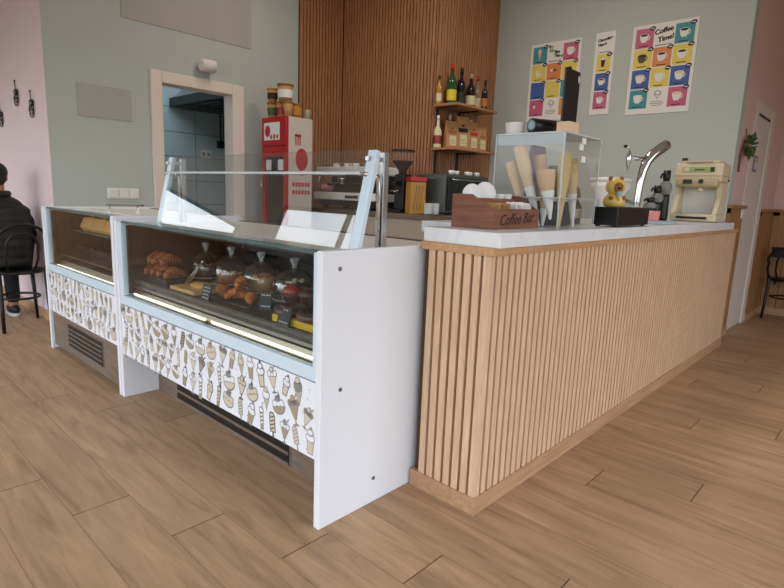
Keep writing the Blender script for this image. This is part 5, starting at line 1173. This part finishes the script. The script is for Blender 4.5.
t = thing('mug', 'small dark printed mug at the rear end of the fridge top', 'mug', (3.482, 4.438, ZF))
m = MB(); m.lathe([(.026, 0), (.03, .01), (.03, .09), (.027, .09), (.025, .01), (0, .008)], 'taupe', seg=18); m.build('body', t); m = MB(); m.tube([(.0, -.029, .07), (0, -.048, .065), (0, -.046, .03), (0, -.029, .025)], .004, 'taupe', 8); m.build('handle', t)

# ================================================================== BENTWOOD CHAIRS AND PERSON
def bent_chair(label, loc, rz):
    """bentwood cafe chair, seat centre at origin, back towards -Y"""
    t = thing('bentwood_chair', label, 'chair', loc, rz)
    m = MB(); m.lathe([(0.0, .448), (.185, .448), (.20, .455), (.20, .468), (.185, .476), (0, .474)], 'chair_black', seg=32); m.build('seat', t)
    # rear legs run up into the hoop of the back
    def leg(P, R): m = MB(); m.tube(P, R, 'chair_black', 10); m.build('leg', t)
    for s in (-1, 1): leg([(s*.17, -.235, .0005), (s*.163, -.205, .2), (s*.160, -.185, .445), (s*.165, -.19, .5)], [.013, .015, .016, .015])
    for s in (-1, 1): leg([(s*.17, .19, .0005), (s*.155, .165, .25), (s*.14, .14, .447)], [.012, .015, .018])
    hoop = [(-.165, -.19, .5)]+[(-.165-.02*math.sin(PI*i/6), -.19-.05*i/6, .5+.2*i/6) for i in range(1, 6)]
    top = [(.185*math.cos(a), -.245-.03*math.sin(a), .70+.16*math.sin(a)) for a in [PI-PI*i/14 for i in range(15)]]
    m = MB(); m.tube(hoop+top+[(-p[0], p[1], p[2]) for p in hoop[::-1]], .014, 'chair_black', 10); m.build('back_hoop', t)
    m = MB(); m.tube([(-.09, -.17, .475), (-.11, -.20, .58), (-.105, -.235, .70)]+[(.10*math.cos(a), -.24-.02*math.sin(a), .71+.08*math.sin(a)) for a in [PI-PI*i/10 for i in range(11)]]+[(.105, -.235, .70), (.11, -.20, .58), (.09, -.17, .475)], .010, 'chair_black', 8); m.build('inner_hoop', t)
    m = MB(); m.tube([(.145*math.cos(a), -.02+.155*math.sin(a), .25) for a in [2*PI*i/28 for i in range(28)]], .010, 'chair_black', 8, closed=True); m.build('ring_stretcher', t)
    return t
bent_chair('black bentwood cafe chair under the person in the dark jacket', (1.165, 5.315, 0), 0.0)
t = bent_chair('black bentwood cafe chair by the oak wainscot at the far right', (7.45, 0.87, 0), -PI/2)
t.scale = (1, 1, 0.93)
m = MB(); m.add([(-.16, -.262, .74), (.16, -.262, .74), (.17, -.275, .86), (-.17, -.275, .86), (-.16, -.242, .74), (.16, -.242, .74), (.17, -.255, .86), (-.17, -.255, .86)], [(0, 1, 2, 3), (7, 6, 5, 4), (0, 4, 5, 1), (3, 2, 6, 7), (0, 3, 7, 4), (1, 5, 6, 2)], 'chair_black'); m.build('top_rail', t, bevel=.006)

def skin(name, verts, edges, radii, mt, parent, root=0, sub=2, smooth=True):
    me = bpy.data.meshes.new(name); me.from_pydata(verts, edges, []); me.update(); me.materials.append(M[mt])
    o = bpy.data.objects.new(name, me); COL.objects.link(o); o.parent = parent
    sm_ = o.modifiers.new('skin', 'SKIN'); sm_.use_smooth_shade = True
    for i, sv in enumerate(me.skin_vertices[0].data):
        r = radii[i]; sv.radius = r if isinstance(r, tuple) else (r, r); sv.use_root = (i == root)
    s_ = o.modifiers.new('sub', 'SUBSURF'); s_.levels = sub; s_.render_levels = sub
    return o
t = thing('person', 'seated person seen from behind in a dark olive padded jacket', 'person', (1.10, 5.36, 0), 0.0)
V = []; E_ = []; R_ = []
def jn(p, r, par=None):
    V.append(p); R_.append(r)
    if par is not None: E_.append((par, len(V)-1))
    return len(V)-1
pel = jn((0, 0, .56), (.15, .12)); ab = jn((0, .03, .72), (.14, .11), pel); chs = jn((0, .06, .92), (.16, .12), ab); nk0 = jn((0, .08, 1.03), (.08, .08), chs); nk = jn((0, .10, 1.10), .058, nk0)
hd = jn((0, .13, 1.18), (.075, .088), nk); hd2 = jn((0, .135, 1.25), (.078, .095), hd); hd3 = jn((0, .13, 1.305), (.055, .07), hd2)
for s in (-1, 1):
    sh = jn((s*.13, .08, .935), .052, chs); el_ = jn((s*.205, .155, .70), .040, sh); wr = jn((s*.13, .38, .76), .034, el_); pm = jn((s*.09, .45, .765), (.040, .018), wr)
    for q in range(4):
        f1 = jn((s*(.115-.02*q), .50+.006*(1 if q in (1, 2) else 0), .762), .0095, pm); f2 = jn((s*(.113-.019*q), .525, .755), .0085, f1); f3 = jn((s*(.111-.018*q), .54-.006*(q == 3), .742), .0075, f2)
    th_ = jn((s*.055, .43, .78), .011, pm); jn((s*.035, .47, .776), .009, th_)
    hp = jn((s*.09, .06, .565), .075, pel); kn = jn((s*.12, .44, .54), .062, hp); an = jn((s*.115, .38, .10), .040, kn); jn((s*.12, .47, .055), .035, an)
skin('body', V, E_, R_, 'skin', t, pel)
m = MB(); m.ball((0, .222, 1.205), (.014, .022, .022), 'skin', 10); m.build('nose', t)
for s in (-1, 1):
    m = MB(); m.ball((s*.033, .212, 1.235), (.012, .008, .008), 'ceramic', 10); m.ball((s*.033, .219, 1.235), (.006, .004, .006), 'hair', 8); m.build('eye', t)
    m = MB(); m.ball((s*.084, .125, 1.215), (.010, .02, .032), 'skin', 10); m.build('ear', t)
m = MB(); m.ball((0, .214, 1.165), (.026, .008, .007), 'jam', 10); m.build('mouth', t)
m = MB(); m.ball((0, .105, 1.258), (.092, .105, .085), 'hair', 24); m.ball((0, .082, 1.215), (.078, .07, .075), 'hair', 20); m.build('hair', t)
# padded jacket: quilted torso, collar and sleeves as one piece of clothing
m = MB(); prof = []; nz_ = 60
for i in range(nz_+1):
    u = i/nz_; z = .50+.57*u
    w_ = .185+.032*min(1, u/.75); dd = .145+.012*math.sin(PI*u)
    if u > .78:
        k_ = (u-.78)/.22; w_ *= (1-.60*k_**1.35); dd *= (1-.42*k_**1.6)
    q = .010*abs(math.sin(PI*u*8)); prof.append((w_+q, dd+q, z, .02+.085*u))
vs = []; fs = []; sg = 36
for w_, dd, z, yc in prof:
    for i in range(sg): a = 2*PI*i/sg; ca, sa = math.cos(a), math.sin(a); vs.append((w_*math.copysign(abs(ca)**.8, ca), yc+dd*math.copysign(abs(sa)**.8, sa), z))
for j in range(nz_):
    for i in range(sg): fs.append((j*sg+i, j*sg+(i+1) % sg, (j+1)*sg+(i+1) % sg, (j+1)*sg+i))
fs += [tuple(range(sg))[::-1], tuple(range(nz_*sg, (nz_+1)*sg))]
m.add(vs, fs, 'jacket', True)
for s in (-1, 1):
    P = [Vector((s*.145, .085, .925)), Vector((s*.178, .09, .87)), Vector((s*.205, .12, .75)), Vector((s*.205, .17, .69)), Vector((s*.185, .25, .70)), Vector((s*.135, .37, .755))]; Q = []; RR = []
    for a_, b_ in zip(P[:-1], P[1:]):
        for i in range(10): Q.append(a_.lerp(b_, i/10))
    Q.append(P[-1])
    for i in range(len(Q)): u = i/(len(Q)-1); RR.append(.068-.020*u+.008*abs(math.sin(PI*u*6)))
    m.tube(Q, RR, 'jacket', 16)
m.tube([(.078*math.cos(a), .098+.08*math.sin(a), 1.085) for a in [2*PI*i/24 for i in range(24)]], .026, 'jacket', 10, closed=True)
m.build('jacket', t)
V = []; E_ = []; R_ = []
p0 = jn((0, .02, .60), (.155, .11))
for s in (-1, 1): h_ = jn((s*.095, .08, .575), .085, p0); k_ = jn((s*.12, .44, .55), .068, h_); jn((s*.118, .41, .32), .062, k_); jn((s*.115, .38, .10), .058, len(V)-1)
skin('trousers', V, E_, R_, 'denim', t, p0)
for s in (-1, 1):
    m = MB(); m.ball((s*.118, .43, .055), (.046, .13, .05), 'shoe', 18); m.build('shoe', t)
    m = MB(); m.lathe([(.047, .0005), (.05, .012), (.047, .028)], 'shoe_sole', (s*.118, .43, 0), 22, sc=(1, 2.75)); m.build('sole', t)
